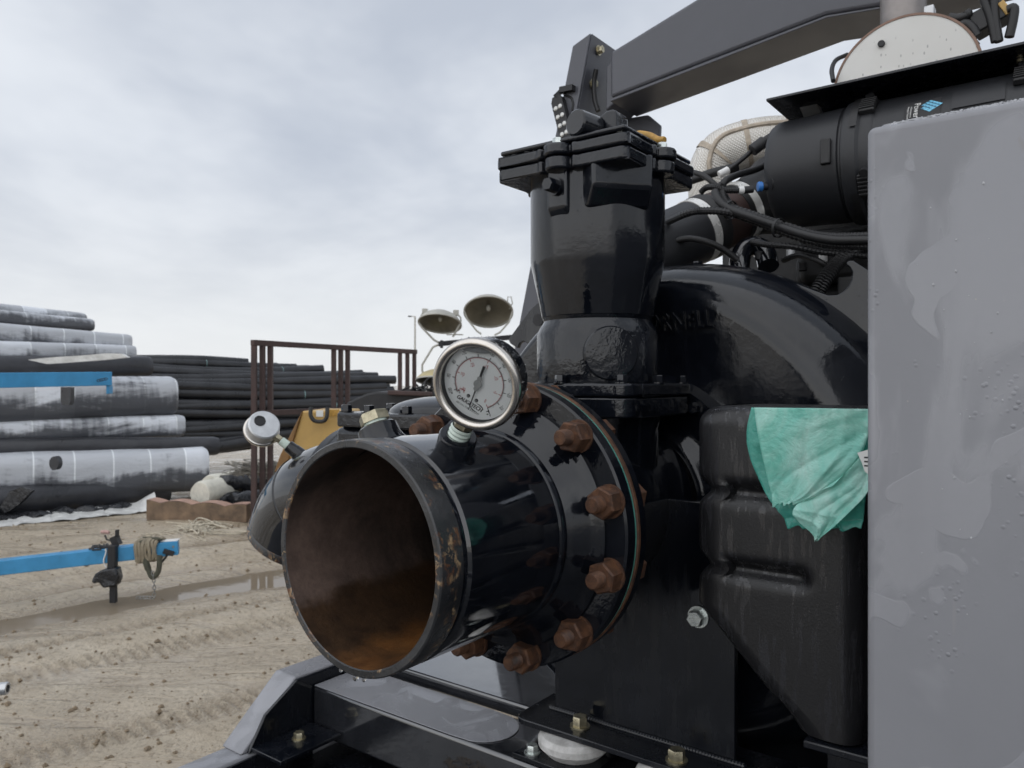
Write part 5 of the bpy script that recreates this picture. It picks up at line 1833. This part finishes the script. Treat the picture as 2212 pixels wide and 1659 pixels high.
GR = 'wrapped fabric rolls stacked in the pile at the left'
RT = 1.15
specs = [
    ('black_roll', 'black wrapped roll lying on the ground at the foot of the pile', 0, 1050, 1118, 360, 1026, 1088, 10.20, 'roll_black', .95),
    ('white_roll', 'large white wrapped roll with dark round hole, lowest white one', 0, 978, 1082, 440, 961, 1060, 10.50, 'roll2', .95),
    ('black_roll', 'slim black wrapped roll jutting farthest right above the lowest white roll', 0, 946, 992, 470, 942, 985, 10.62, 'roll_black', .95),
    ('white_roll', 'white wrapped roll with creased rounded end just above the slim black roll', 0, 906, 957, 393, 894, 944, 10.75, 'roll5', .95),
    ('white_roll', 'thickest white wrapped roll, behind the blue rail end', 0, 808, 916, 371, 811, 898, 10.80, 'roll0', .95),
    ('black_roll', 'black wrapped roll with torn white flap above the blue rail', 0, 768, 818, 322, 768, 814, 11.05, 'roll_black', .95),
    ('white_roll', 'seamed white wrapped roll directly above the torn black roll', 0, 733, 782, 287, 745, 778, 11.20, 'roll3', .95),
    ('white_roll', 'white seamed wrapped roll, third from the top of the pile', 0, 695, 745, 277, 722, 757, 11.35, 'roll2', .95),
    ('white_roll', 'smoke-stained grey and white roll, second from the top of the pile', 0, 668, 704, 194, 688, 717, 11.60, 'roll1', .95),
    ('grey_roll', 'pale grey wrapped roll crowning the top of the pile', 0, 655, 684, 178, 675, 700, 11.85, 'roll0', .95),
]
ROLLS = []
for k, (nm, lab, xl, a0, a1, xr, b0, b1, z0, mk, sq) in enumerate(specs):
    p0, p1, r0, r1 = ends(xl, a0, a1, xr, b0, b1, z0, RT)
    ROLLS.append((roll(nm, lab, 'wrapped roll', p0, p1, r0 * 1.02, r1, M[mk], sq, GR, k, 1.6, pw=3.2 if 'white' in nm else 2.2), p0, p1))
# holes torn in the wrapping and a lifted flap
def patch(parent, pts, m, name, dep, th=0.012):
    b = MB()
    P = [Vector(atz(x, y, dep)) for x, y in pts]
    inv = parent.matrix_world.inverted()
    Pl = [inv @ p for p in P]
    n = len(Pl)
    off = inv.to_3x3() @ Vector((0, th, 0))
    b.add(Pl + [p + off for p in Pl], [tuple(range(n)), tuple(range(2 * n - 1, n - 1, -1))] + [(i, (i + 1) % n, n + (i + 1) % n, n + i) for i in range(n)])
    return b.build(name, m, parent)


bpy.context.view_layer.update()
ell = lambda cx, cy, rx, ry, n=16: [(cx + rx * math.cos(2 * PI * k / n), cy + ry * math.sin(2 * PI * k / n)) for k in range(n)]
patch(ROLLS[1][0], ell(116, 1001, 10, 15), M['roll_black'], 'torn_hole', 10.20, .10)
patch(ROLLS[4][0], [(131, 836), (152, 836), (152, 868), (149, 875), (135, 875), (131, 868)], M['roll_black'], 'torn_hole', 10.42, .10)
patch(ROLLS[5][0], [(60, 777), (110, 772), (175, 768), (232, 763), (262, 764), (276, 772), (230, 777), (150, 783), (100, 786)], M['white_film'], 'torn_flap', 10.80, .08)
patch(ROLLS[0][0], [(20, 1062), (45, 1052), (70, 1060), (40, 1090), (10, 1110), (0, 1095)], M['black_film'], 'loose_wrap', 9.98, .06)

# ================================================================== black pipes
GP = 'black plastic pipes in the long pile'
rp = random.Random(21)
row_top = [(985, 560, 0.0), (968, 650, .1), (951, 700, .2), (934, 760, .2), (917, 812, .3), (900, 850, .3), (884, 838, .4), (868, 846, .4), (853, 850, .5), (838, 830, .5), (824, 850, .6), (812, 812, .7), (800, 782, .8), (790, 700, .9), (781, 640, 1.0), (772, 537, 1.05)]
ORD = 'top second third fourth fifth sixth seventh eighth ninth tenth eleventh twelfth thirteenth fourteenth fifteenth lowest'.split()


def pipe_label(r_, layer):
    row = 'top row' if r_ == 0 else ('lowest row' if r_ == 15 else ORD[r_] + ' row from the top')
    return 'black plastic pipe in the %s of the long pile, %s layer' % (row, ('front', 'rear')[layer])


for k, (y_, xr, setb) in enumerate(row_top):
    for q_ in range(2):
        yl = y_ + rp.uniform(-3, 3) + q_ * 8
        zL, zR = 13.4 + setb + q_ * 0.35, 16.6 + setb + q_ * 0.35
        r = rp.choice((0.085, 0.095, 0.105, 0.115))
        xr_ = xr - q_ * rp.uniform(0, 40)
        pL, pR = Vector(atz(215, yl, zL)), Vector(atz(xr_, 829 + (yl - 829) * zL / zR * rp.uniform(.93, 1.0), zL + (zR - zL) * (xr_ - 215) / 640))
        if pL.z - r < 0.0:
            pL.z = r
        if pR.z - r < 0.0:
            pR.z = r
        path = []
        ph = rp.uniform(0, 6)
        for s in range(15):
            t = s / 14
            p = pL.lerp(pR, t)
            p.z += 0.035 * math.sin(t * 5 + ph) + (-0.03 * math.sin(PI * t))
            p.z = max(p.z, r)
            p.x += 0.03 * math.sin(t * 7 + ph * 2)
            path.append(p)
        pp = thing('plastic_pipe', pipe_label(len(row_top) - 1 - k, q_), 'pipe', tuple(path[0]), 'W', GP)
        MB().tube(path, r, 16, False).build('pipe_wall', M['hdpe'], pp, ang=60)
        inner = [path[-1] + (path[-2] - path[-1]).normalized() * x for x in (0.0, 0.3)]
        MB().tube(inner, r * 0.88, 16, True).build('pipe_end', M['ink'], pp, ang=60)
        if rp.random() < 0.45:
            t0_ = rp.choice((5, 7, 9, 11))
            MB().tube([path[t0_], path[t0_].lerp(path[t0_ + 1], .05)], r * 1.012, 16, False).build('band_mark', M['hdpe_line'], pp)

# ================================================================== brown rack
rk = thing('steel_rack', 'brown rusted steel stake rack standing in front of the black pipes', 'rack', (-2.9, 11.3, 0), 'W')
rA = Vector(atz(545, 740, 9.6))
rB = Vector(atz(898, 760, 12.4))
rB.z = rA.z
dr_ = (rB - rA)
MB().bar(rA, rB, 0.07, 0.07).build('top_rail', M['rack'], rk, 0.004)
lowz = 1.17
mid_z = atz(545, 893, 9.6)[2]
MB().bar((rA.x, rA.y, mid_z), (rB.x, rB.y, mid_z), 0.07, 0.07).build('mid_rail', M['rack'], rk, 0.004)
for x_px in (549, 567, 584, 721, 736, 751, 864, 880, 895):
    # where this picture column meets the rack's vertical plane
    a_, _ = ray(x_px, 0)
    t = (a_ * rA.y - rA.x) / (dr_.x - a_ * dr_.y)
    p = rA + dr_ * t
    MB().bar((p.x, p.y, 0.0), (p.x, p.y, rA.z - 0.036), 0.062, 0.062, (0, 1, 0)).build('upright', M['rack'], rk, 0.003)
MB().bar((rA.x, rA.y, 0.25), (rB.x, rB.y, 0.25), 0.07, 0.07).build('bottom_rail', M['rack'], rk, 0.004)

# ================================================================== things between pile and rack
for k, (x, y, xr, yr, z0, ra, lab) in enumerate(((432, 1068, 560, 1040, 10.2, .17, 'short white canvas roll standing out below the black rolls, left one'), (452, 1052, 580, 1030, 10.7, .17, 'short white canvas roll behind its twin near the rack'))):
    t_ = roll('canvas_roll', lab, 'canvas roll', atz(xr, yr, z0 * 1.12), atz(x, y, z0), ra * .95, ra, M['canvas'], 1.0, 'short white canvas rolls', 40 + k, 0, .02, 2.0)
    MB().lathe([(0.06, 0.0), (0.055, -0.05), (0, -0.05)], ((Vector(atz(x, y, z0)) - Vector(atz(xr, yr, z0 * 1.12))).length + .002, 0, 0), (1, 0, 0), 20).build('roll_core', M['dark_steel'], t_)
for k, (x, y, xr, yr, z0, ra, lab) in enumerate(((478, 1046, 600, 1034, 10.6, .155, 'upper black bagged roll beside the white canvas rolls'), (448, 1086, 600, 1070, 10.35, .12, 'lower black bagged roll just behind the timber'), (500, 1080, 620, 1074, 10.30, .13, 'right black bagged roll touching the timber and the far elbow'))):
    p0_, p1_ = Vector(atz(xr, yr, z0 * 1.05)), Vector(atz(x, y, z0))
    roll('bagged_roll', lab, 'bagged roll', p0_, p1_, ra, ra * .9, M['black_film'], .9, 'black bagged rolls', 50 + k, 0, .10, 2.0)
nb_ = thing('netting_bale', 'grey frayed netting bale on top of the black bagged rolls', 'netting', atz(560, 1012, 10.2), 'W')
b = MB()
rn = random.Random(3)
for k in range(140):
    c = Vector(atz(rn.gauss(562, 22), rn.gauss(1013, 6), 10.2))
    P = [c + Vector((rn.gauss(0, .10), rn.gauss(0, .06), rn.gauss(0, .025))) for _ in range(5)]
    b.tube(catmull(P, 3), 0.006, 4, False)
b.build('net_strands', simple('grey_netting', (0.20, 0.19, 0.165), .9, 0, .3, 20), nb_, kind='stuff', recalc=False)

# scalloped timber
tb0, tb1 = Vector(atz(316, 1118, 9.95)), Vector(atz(532, 1124, 9.75))
tb0.z = tb1.z = 0.0
td = (tb1 - tb0)
Lt = td.length
tx = td.normalized()
m4t = Matrix(((tx.x, -tx.y, 0, tb0.x), (tx.y, tx.x, 0, tb0.y), (0, 0, 1, 0.005), (0, 0, 0, 1)))
tm = thing('timber_saddle', 'scalloped timber pipe saddle with reddish top lying on the mud', 'timber', None, mat=m4t)
n = 60
prof = []
for k in range(n + 1):
    x = Lt * k / n
    prof.append((x, 0.215 + 0.040 * abs(math.cos(PI * (x / Lt * 3.1 + 0.06))) ** 0.8 * 1.0 - 0.03 * x / Lt))
b = MB()
b.prism([(0, 0)] + prof + [(Lt, 0)], 'y', 0, 0.20)
b.build('timber', M['wood'], tm, 0.004, ang=25)
b = MB()
b.grid(lambda i, j: (Lt * i, 0.20 * j, prof[int(round(i * n))][1] + 0.004), n, 1)
b.build('painted_top', M['wood_top'], tm, recalc=False)

# plastic sheet edges under the pile
ws = thing('plastic_sheet', 'white plastic sheet edge showing from under the pile of rolls', 'plastic sheet', (-6.2, 10.0, 0), 'W')
e0, e1 = Vector(atz(-60, 1148, 9.2)), Vector(atz(340, 1088, 10.6))


def shp(i, j):
    p = e0.lerp(e1, i) + Vector((-0.35, 0.55, 0)) * j
    z = 0.012 + 0.02 * abs(math.sin(i * 31) * math.cos(j * 5 + i * 13)) + 0.03 * j + (0.20 * max(0, (i - .86) / .14) * math.sin(PI * j))
    return (p.x + 0.03 * math.sin(i * 40), p.y + 0.04 * math.sin(i * 23), z)


MB().grid(shp, 90, 8).build('sheet', M['white_film'], ws, recalc=False, ang=80)
bsx = thing('black_film_heap', 'crumpled black film bunched along the foot of the pile', 'plastic film', (-6.2, 10.3, 0), 'W')


def shb(i, j):
    p = e0.lerp(e1, i * .85) + Vector((-0.20, 0.35, 0)) + Vector((-0.2, 0.4, 0)) * j
    return (p.x + 0.05 * math.sin(i * 37 + j * 4), p.y + 0.05 * math.sin(i * 29), 0.03 + 0.05 * abs(math.sin(i * 17 + 2 * j + 2.2 * math.sin(i * 11)) * math.sin(i * 29 + 5 * j)) * (0.4 + math.sin(PI * j)) + 0.012 * math.sin(i * 53 + j * 17) + 0.02 * math.sin(PI * j))


MB().grid(shb, 120, 14).build('film', M['black_film'], bsx, recalc=False, ang=80)

# tangle of rope
rope = thing('rope_tangle', 'tangle of frayed pale rope lying on the wet mud', 'rope', (-4.3, 8.6, 0), 'W')
b = MB()
rc_ = random.Random(9)
for k in range(18):
    cx_, cy_ = rc_.gauss(430, 20), rc_.gauss(1149, 7)
    z_ = H * FPX / (cy_ - 829.5)
    P = []
    for q_ in range(6):
        p = Vector(atz(cx_ + rc_.gauss(0, 22), cy_, z_ + rc_.gauss(0, .16)))
        p.z = 0.02 + rc_.random() * 0.05
        P.append(p)
    b.tube(catmull(P, 5), rc_.uniform(.005, .011), 5, False)
for k in range(5):
    P = [Vector(atz(400 - 22 * q_ + rc_.gauss(0, 4), 1160, 8.8 + rc_.gauss(0, .12))) for q_ in range(5)]
    for p in P:
        p.z = 0.02 + rc_.random() * .03
    b.tube(catmull(P, 5), .006, 5, False)
b.build('strands', M['rope'], rope, kind='stuff', recalc=False)

# ================================================================== blue trailer drawbar
zb = 6.45
tg = thing('trailer_drawbar', 'bright blue trailer drawbar with jack, webbing strap and hanging chain', 'trailer drawbar', atz(250, 1298, 6.25), 'W')
q0, q1 = Vector(atz(-330, 1262, 5.75)), Vector(atz(386, 1181, zb))
hb = 0.055
MB().bar(q0, q1, 0.11, 0.115).build('drawbar_beam', M['blue'], tg, 0.006)
dq = (q1 - q0).normalized()
at_ = lambda px: q0 + (q1 - q0) * ((((px - 1106) / FPX) * q0.y - q0.x) / ((q1.x - q0.x) - ((px - 1106) / FPX) * (q1.y - q0.y)))
pw2 = at_(366)
MB().bar(pw2 + Vector((-0.06, 0, 0.0585)), q1 + Vector((0, 0, 0.0585)), 0.10, 0.003).build('white_top_paint', M['white_paint'], tg)
jk = at_(256)
jz = Vector((0, -0.075, 0))
MB().box((jk.x - 0.025, jk.y - 0.10, jk.z - 0.12), (jk.x + 0.025, jk.y - 0.06, -0.01)).build('jack_leg', M['dark_steel'], tg, 0.004)
MB().box((jk.x - 0.035, jk.y - 0.115, jk.z - 0.10), (jk.x + 0.03, jk.y - 0.06, jk.z + 0.09)).build('jack_clamp', M['dark_steel'], tg, 0.008)
MB().prism([(jk.x - 0.115, jk.z - 0.13), (jk.x - 0.06, jk.z - 0.10), (jk.x + 0.05, jk.z - 0.085), (jk.x + 0.07, jk.z - 0.17), (jk.x + 0.05, jk.z - 0.23), (jk.x - 0.05, jk.z - 0.245), (jk.x - 0.085, jk.z - 0.20), (jk.x - 0.13, jk.z - 0.21), (jk.x - 0.145, jk.z - 0.19)], 'y', jk.y - 0.15, jk.y - 0.055).build('bagged_coupling', M['black_film'], tg, 0.012)
b = MB()
b.bar(jk + Vector((0.0, -0.03, 0.0)), jk + Vector((0.005, -0.03, 0.20)), 0.03, 0.02)
b.bar(jk + Vector((-0.03, -0.03, 0.10)), jk + Vector((0.02, -0.03, 0.12)), 0.06, 0.08)
b.build('winch_post', M['dark_steel'], tg)
hd_ = [jk + Vector((0, -0.05, 0.10)), jk + Vector((-0.07, -0.05, 0.125)), jk + Vector((-0.085, -0.05, 0.16))]
MB().tube(hd_, 0.007, 8).build('crank', M['dark_steel'], tg)
MB().tube([jk + Vector((-0.115, -0.05, 0.185)), jk + Vector((-0.085, -0.05, 0.187)), jk + Vector((-0.05, -0.05, 0.180))], [0.012, 0.016, 0.013], 10).build('crank_grip', M['pink'], tg)
b = MB()
for k in range(9):
    c = jk + dq * rn.uniform(-.19, -.07) + Vector((0, rn.uniform(-.05, .03), .062))
    b.tube(catmull([c + Vector((rn.gauss(0, .03), rn.gauss(0, .02), rn.uniform(0, .018))) for _ in range(4)], 4), .007, 6)
b.build('loose_cord', M['dark_steel'], tg)
MB().tube(catmull([at_(236) + Vector((0, -.058, .06)), at_(238) + Vector((0, -.064, .03)), at_(233) + Vector((0, -.064, -.04)), at_(240) + Vector((0, -.07, -.09))], 6), .006, 8).build('white_cord', M['white_plastic'], tg)
# webbing strap wound round the beam
sc_ = at_(326)
b = MB()
for k in range(7):
    c = sc_ + dq * (-0.075 + 0.024 * k)
    e = 0.066 + 0.010 * rn.random()
    loop = [(-e, -e), (e, -e), (e, e), (-e, e)]
    b.tube(catmull([c + Vector((0.006 * rn.gauss(0, 1), y, z)) for y, z in ((-e, -e), (-e * 1.15, 0), (-e, e), (0, e * 1.25), (e, e), (e * 1.1, 0), (e, -e), (0, -e * 1.15), (-e, -e))], 3), 0.015, 6)
b.build('strap_winding', M['strap'], tg)
MB().tube(catmull([sc_ + Vector((-.02, -.07, -.05)), sc_ + Vector((.02, -.08, -.15)), sc_ + Vector((.055, -.085, -.205)), sc_ + Vector((.10, -.08, -.15)), sc_ + Vector((.105, -.07, -.03))], 6), [0.026] * 6 + [.022] * 19, 8).build('strap_loop', M['olive'], tg)
b = MB()
for k in range(6):
    b.tube(catmull([sc_ + Vector((rn.gauss(0, .05), rn.gauss(0, .03), .08 + .02 * rn.random())) for _ in range(4)], 4), .009, 6)
b.build('strap_tangle', M['olive'], tg)
MB().tube(catmull([at_(378) + Vector((-.05, -.065, -.02)), at_(378) + Vector((-.04, -.07, -.06)), at_(352) + Vector((0, -.07, -.12)), sc_ + Vector((.09, -.075, -.14))], 6), .010, 8).build('brake_cable', M['rubber'], tg)
MB().bar(at_(366) + Vector((-0.02, -.066, -.01)), at_(383) + Vector((0, -.066, -.045)), .03, .04).build('coupling_latch', M['dark_steel'], tg, .004)
MB().cyl(at_(381) + Vector((0, -.0545, .015)), at_(381) + Vector((0, -.062, .015)), .009, 10).build('latch_pin', M['chain'], tg)
link_me = MB().tube([(0.011 * math.cos(t) * 1.0, 0, 0.019 * math.sin(t)) for t in [2 * PI * k / 12 for k in range(13)]], 0.0038, 6, False).mesh('chain_link')
link_me.materials.append(M['chain'])
ch0 = sc_ + Vector((.060, -.095, -.17))
zc = ch0.z
k = 0
while zc > 0.03:
    o_ = obj('chain_link', link_me, None, tg, (ch0.x + 0.012 * math.sin(k * .35), ch0.y, zc), (0, 0, RAD(90) * (k % 2) + .4))
    zc -= 0.029
    k += 1
for q_ in range(5):
    obj('chain_link', link_me, None, tg, (ch0.x - 0.028 * q_, ch0.y - .01, 0.016), (RAD(20), RAD(90), 0.3 * q_))

# blue rail of another trailer, at eye height
rl = thing('blue_rail', 'light blue steel rail end at eye height in front of the white rolls', 'rail', (-5.2, 5.2, 0), 'W')
s0, s1 = Vector(atz(-420, 828, 4.6)), Vector(atz(239, 818, 5.9))
s1.z = s0.z + (s1.z - s0.z)
MB().bar(s0, s1, 0.06, 0.105).build('rail_beam', M['blue'], rl, 0.004)
MB().box((s1.x - 0.02, s1.y - 0.03, s1.z - 0.115), (s1.x + 0.002, s1.y + 0.03, s1.z - 0.053)).build('end_hook', M['blue'], rl, 0.003)
MB().bar(s0 + Vector((0.05, 0, -0.055)), (s0.x + 0.05, s0.y, 0.0), 0.07, 0.07, (0, 1, 0)).build('rail_post', M['blue'], rl)
b = MB()
pc_ = Vector(atz(222, 822, 5.78))
for k in range(4):
    b.tube([pc_ + Vector((0.012 * math.cos(t) + .018 * k - .03, -.002, 0.009 * math.sin(t) + .004 * k)) for t in [2 * PI * q_ / 8 for q_ in range(9)]], .0028, 5, False)
b.build('pin_clip', M['dark_steel'], rl)
# galvanised tube end at the left margin
gp = thing('galvanised_tube', 'galvanised steel tube end poking in at the left margin', 'tube', (-2.2, 2.5, 0), 'W')
t0_, t1_ = Vector(atz(-260, 1500, 2.45)), Vector(atz(17, 1487, 2.5))
MB().lathe([(0.012, 0.0), (0.0185, 0.0), (0.020, 0.003), (0.020, 0.40)], t1_, (t0_ - t1_), 24).build('tube', M['galv'], gp)
MB().bar(t0_ + Vector((0.03, 0, -.02)), (t0_.x + 0.03, t0_.y, 0.0), .04, .04, (0, 1, 0)).build('tube_stand', M['galv'], gp)

# ================================================================== yellow machine behind the elbow
ym = thing('yellow_machine', 'yellow painted machine panel with black hose loop behind the far elbow', 'machine', atz(690, 1000, 4.6), 'W')
zy = 4.6
pf = [atz(x, y, zy) for x, y in ((652, 888), (742, 888), (742, 1010), (618, 1010), (626, 975))]
MB().prism([(p[0], p[2]) for p in pf], 'y', zy, zy + 0.5).build('panel', M['yellow'], ym, 0.01)
pf = [atz(x, y, zy - .02) for x, y in ((652, 888), (604, 985), (592, 1020), (622, 1012), (626, 975))]
MB().prism([(p[0], p[2]) for p in pf], 'y', zy - .02, zy + 0.3).build('side_plate', M['yellow_dark'], ym, 0.006)
MB().box((atz(690, 1011, zy)[0], zy + .1, atz(690, 1011, zy)[2]), (atz(745, 1011, zy)[0], zy + .4, 0.0)).build('pedestal', M['dark_steel'], ym)
MB().tube(catmull([atz(672, 880, zy - .05), atz(671, 897, zy - .06), atz(680, 909, zy - .06), atz(698, 910, zy - .06), atz(706, 900, zy - .06), atz(707, 880, zy - .05)], 6), .012, 10).build('hose_loop', M['rubber'], ym)
p = atz(690, 893, zy - .004)
MB().box((p[0] - .02, p[1], p[2] - .02), (p[0] + .022, p[1] + .003, p[2] + .018)).build('warning_label', M['white_paint'], ym)
p = atz(722, 892, zy - .004)
MB().box((p[0] - .03, p[1], p[2] - .02), (p[0] + .03, p[1] + .003, p[2] + .02)).build('capacity_label', M['yellow_dull'], ym)

# dark bucket further back
bk_ = thing('dark_bucket', 'dark steel machine bucket between the rack and the gauge', 'bucket', atz(830, 930, 7.5), 'W')
pf = [atz(x, y, 7.5) for x, y in ((738, 884), (752, 868), (790, 851), (812, 846), (940, 848), (960, 870), (960, 960), (738, 960))]
MB().prism([(p[0], p[2]) for p in pf], 'y', 7.5, 8.3).build('bucket_shell', M['dark_steel'], bk_, 0.02)
pf = [atz(x, y, 7.49) for x, y in ((840, 843), (935, 846), (935, 856), (840, 853))]
MB().prism([(p[0], p[2]) for p in pf], 'y', 7.40, 7.49).build('cutting_edge', M['rack'], bk_, 0.01)
p0_ = Vector(atz(745, 960, 7.5))
MB().box((p0_.x, 7.55, 0), (p0_.x + .9, 8.25, p0_.z + 0.02)).build('stand', M['dark_steel'], bk_)
wt = thing('white_drum', 'small white drum glimpsed between gauge and pump tower', 'drum', atz(1130, 800, 6.0), 'W')
cw = Vector(atz(1130, 790, 6.0))
MB().lathe([(0, 0.0), (0.085, 0.0), (0.09, 0.02), (0.09, cw.z + .12), (0.07, cw.z + .19), (0, cw.z + .21)], (cw.x, cw.y, 0), ZU, 32).build('drum_shell', M['white_paint'], wt)
MB().cyl((cw.x, cw.y, cw.z + .2), (cw.x, cw.y, cw.z + .225), 0.02, 16).build('drum_cap', M['galv_dull'], wt)

# ================================================================== light tower
lt_ = thing('light_tower', 'portable light tower with round grey lamp heads tilted down', 'light tower', atz(960, 1150, 8.0), 'W')
ZL = 8.0


def lamp(cx, cy, ax, tilt, roll_, m_out, z=ZL):
    c = Vector(atz(cx, cy, z))
    R = ax / FPX * z
    # opening faces down and towards the viewer
    nrm = Vector((0, -math.sin(tilt), -math.cos(tilt)))
    nrm = Matrix.Rotation(roll_, 3, 'Y') @ nrm
    b = MB().lathe([(R, 0.0), (R * 1.03, -0.01), (R * 0.98, -0.03), (R * 0.82, -0.075), (R * .55, -0.11), (R * .3, -0.125), (0, -0.127)], c, nrm, 40)
    sh_ = b.build('lamp_shell', m_out, lt_, ang=60)
    MB().lathe([(R, 0.0), (R * 0.93, -0.022), (R * 0.76, -0.06), (R * .42, -0.09), (0, -0.10)], c, nrm, 40).build('lamp_reflector', M['lamp_inside'], sh_, recalc=False)
    MB().sphere(c - nrm * 0.06, R * 0.10, 1, 1, 1.4, 14, 10).build('bulb', M['galv_dull'], sh_)
    MB().lathe([(R * .97, 0.0), (R * 1.04, 0.002), (R * 1.04, -0.012), (R * .97, -0.010)], c, nrm, 40, True).build('lamp_ring', M['galv_dull'], sh_)
    return c, R, nrm


c1, R1, n1 = lamp(950, 700, 46, RAD(22), RAD(4), M['galv_dull'])
c2, R2, n2 = lamp(1055, 675, 52, RAD(34), RAD(0), M['galv_dull'])
c3, R3, n3 = lamp(952, 826, 52, RAD(12), RAD(4), M['lamp_yellow'])
c4, R4, n4 = lamp(1052, 815, 50, RAD(25), RAD(-3), M['galv_dull'], ZL + .2)
hub = Vector(atz(955, 743, ZL + .05))


def yoke(c, R, pts, r=0.011):
    P = [Vector(atz(x, y, ZL - .02)) for x, y in pts]
    MB().tube(P, r, 8).build('yoke', M['galv_dull'], lt_)


yoke(c1, R1, [(905, 697), (911, 707), (938, 735), (948, 740)])
yoke(c1, R1, [(996, 697), (990, 706), (985, 716), (978, 728)])
yoke(c1, R1, [(905, 695), (910, 680), (917, 671)], .006)
yoke(c1, R1, [(996, 695), (995, 686), (988, 678)], .008)
yoke(c2, R2, [(1003, 672), (1010, 690), (1030, 715), (1040, 722)], .009)
yoke(c2, R2, [(1107, 672), (1100, 695), (1080, 718), (1068, 724)], .009)
yoke(c2, R2, [(1100, 668), (1107, 655), (1104, 641), (1097, 641), (1096, 655)], .006)
yoke(c3, R3, [(946, 745), (935, 750), (912, 788), (912, 800), (916, 812)], .011)
b = MB()
b.bar(atz(947, 743, ZL), atz(1110, 728, ZL + .15), 0.07, 0.05)
b.bar(atz(954, 735, ZL - .05), atz(954, 752, ZL - .05), 0.03, 0.03, (0, 1, 0))
b.build('cross_arm', M['dark_steel'], lt_, .004)
MB().box(Vector(atz(975, 713, ZL)) - Vector((0.05, .04, .05)), Vector(atz(990, 722, ZL)) + Vector((0.05, .04, .0))).build('junction_box', M['galv_dull'], lt_, .005)
for bx_, by_ in ((918, 673), (985, 676)):
    MB().box(Vector(atz(bx_, by_, ZL)) - Vector((0.028, .03, .03)), Vector(atz(bx_, by_, ZL)) + Vector((0.028, .03, .03))).build('terminal_box', M['galv_dull'], lt_, .006)
mb0 = Vector(atz(1030, 735, ZL + .12))
MB().bar(mb0, (mb0.x, mb0.y, 0.5), 0.09, 0.09, (0, 1, 0)).build('mast', M['galv_dull'], lt_, .004)
MB().box((mb0.x - .6, mb0.y - .4, 0.25), (mb0.x + .6, mb0.y + .5, 1.35)).build('generator_box', M['dark_steel'], lt_, .03)
for sg in (-1, 1):
    MB().cyl((mb0.x + .45 * sg, mb0.y - .45, .28), (mb0.x + .45 * sg, mb0.y - .28, .28), .28, 28).build('wheel', M['rubber'], lt_)
# tangle of leads at the generator
sh_t = thing('cable_heap', 'dark heap of leads beside the light tower behind the gauge', 'cables', atz(910, 880, 7.9), 'W')
b = MB()
for k in range(40):
    c = Vector(atz(rn.gauss(912, 16), rn.gauss(862, 10), 7.7))
    b.tube(catmull([c + Vector((rn.gauss(0, .08), rn.gauss(0, .05), rn.gauss(0, .05))) for _ in range(5)], 4), .009, 5, False)
b.build('leads', M['rubber'], sh_t, kind='stuff', recalc=False)
b = MB()
pz_ = Vector(atz(912, 872, 7.7))
b.box((pz_.x - .15, 7.6, 0), (pz_.x + .15, 7.85, pz_.z))
b.build('crate', M['dark_steel'], sh_t)

# street lamp far away
sl0 = Vector(atz(896.5, 684, 62))
stl = thing('street_lamp', 'slender grey street lamp far off above the rack', 'street lamp', (sl0.x, sl0.y, 0), 'W')
MB().cyl((sl0.x, sl0.y, 0), (sl0.x, sl0.y, sl0.z), 0.10, 12, 0.065).build('pole', M['galv_dull'], stl)
MB().bar((sl0.x + .05, sl0.y, sl0.z), (sl0.x - .35, sl0.y, sl0.z + .03), .07, .07).build('arm', M['galv_dull'], stl)
MB().box((sl0.x - .55, sl0.y - .12, sl0.z - .02), (sl0.x - .30, sl0.y + .12, sl0.z + .07)).build('lamp_head', M['dark_steel'], stl)
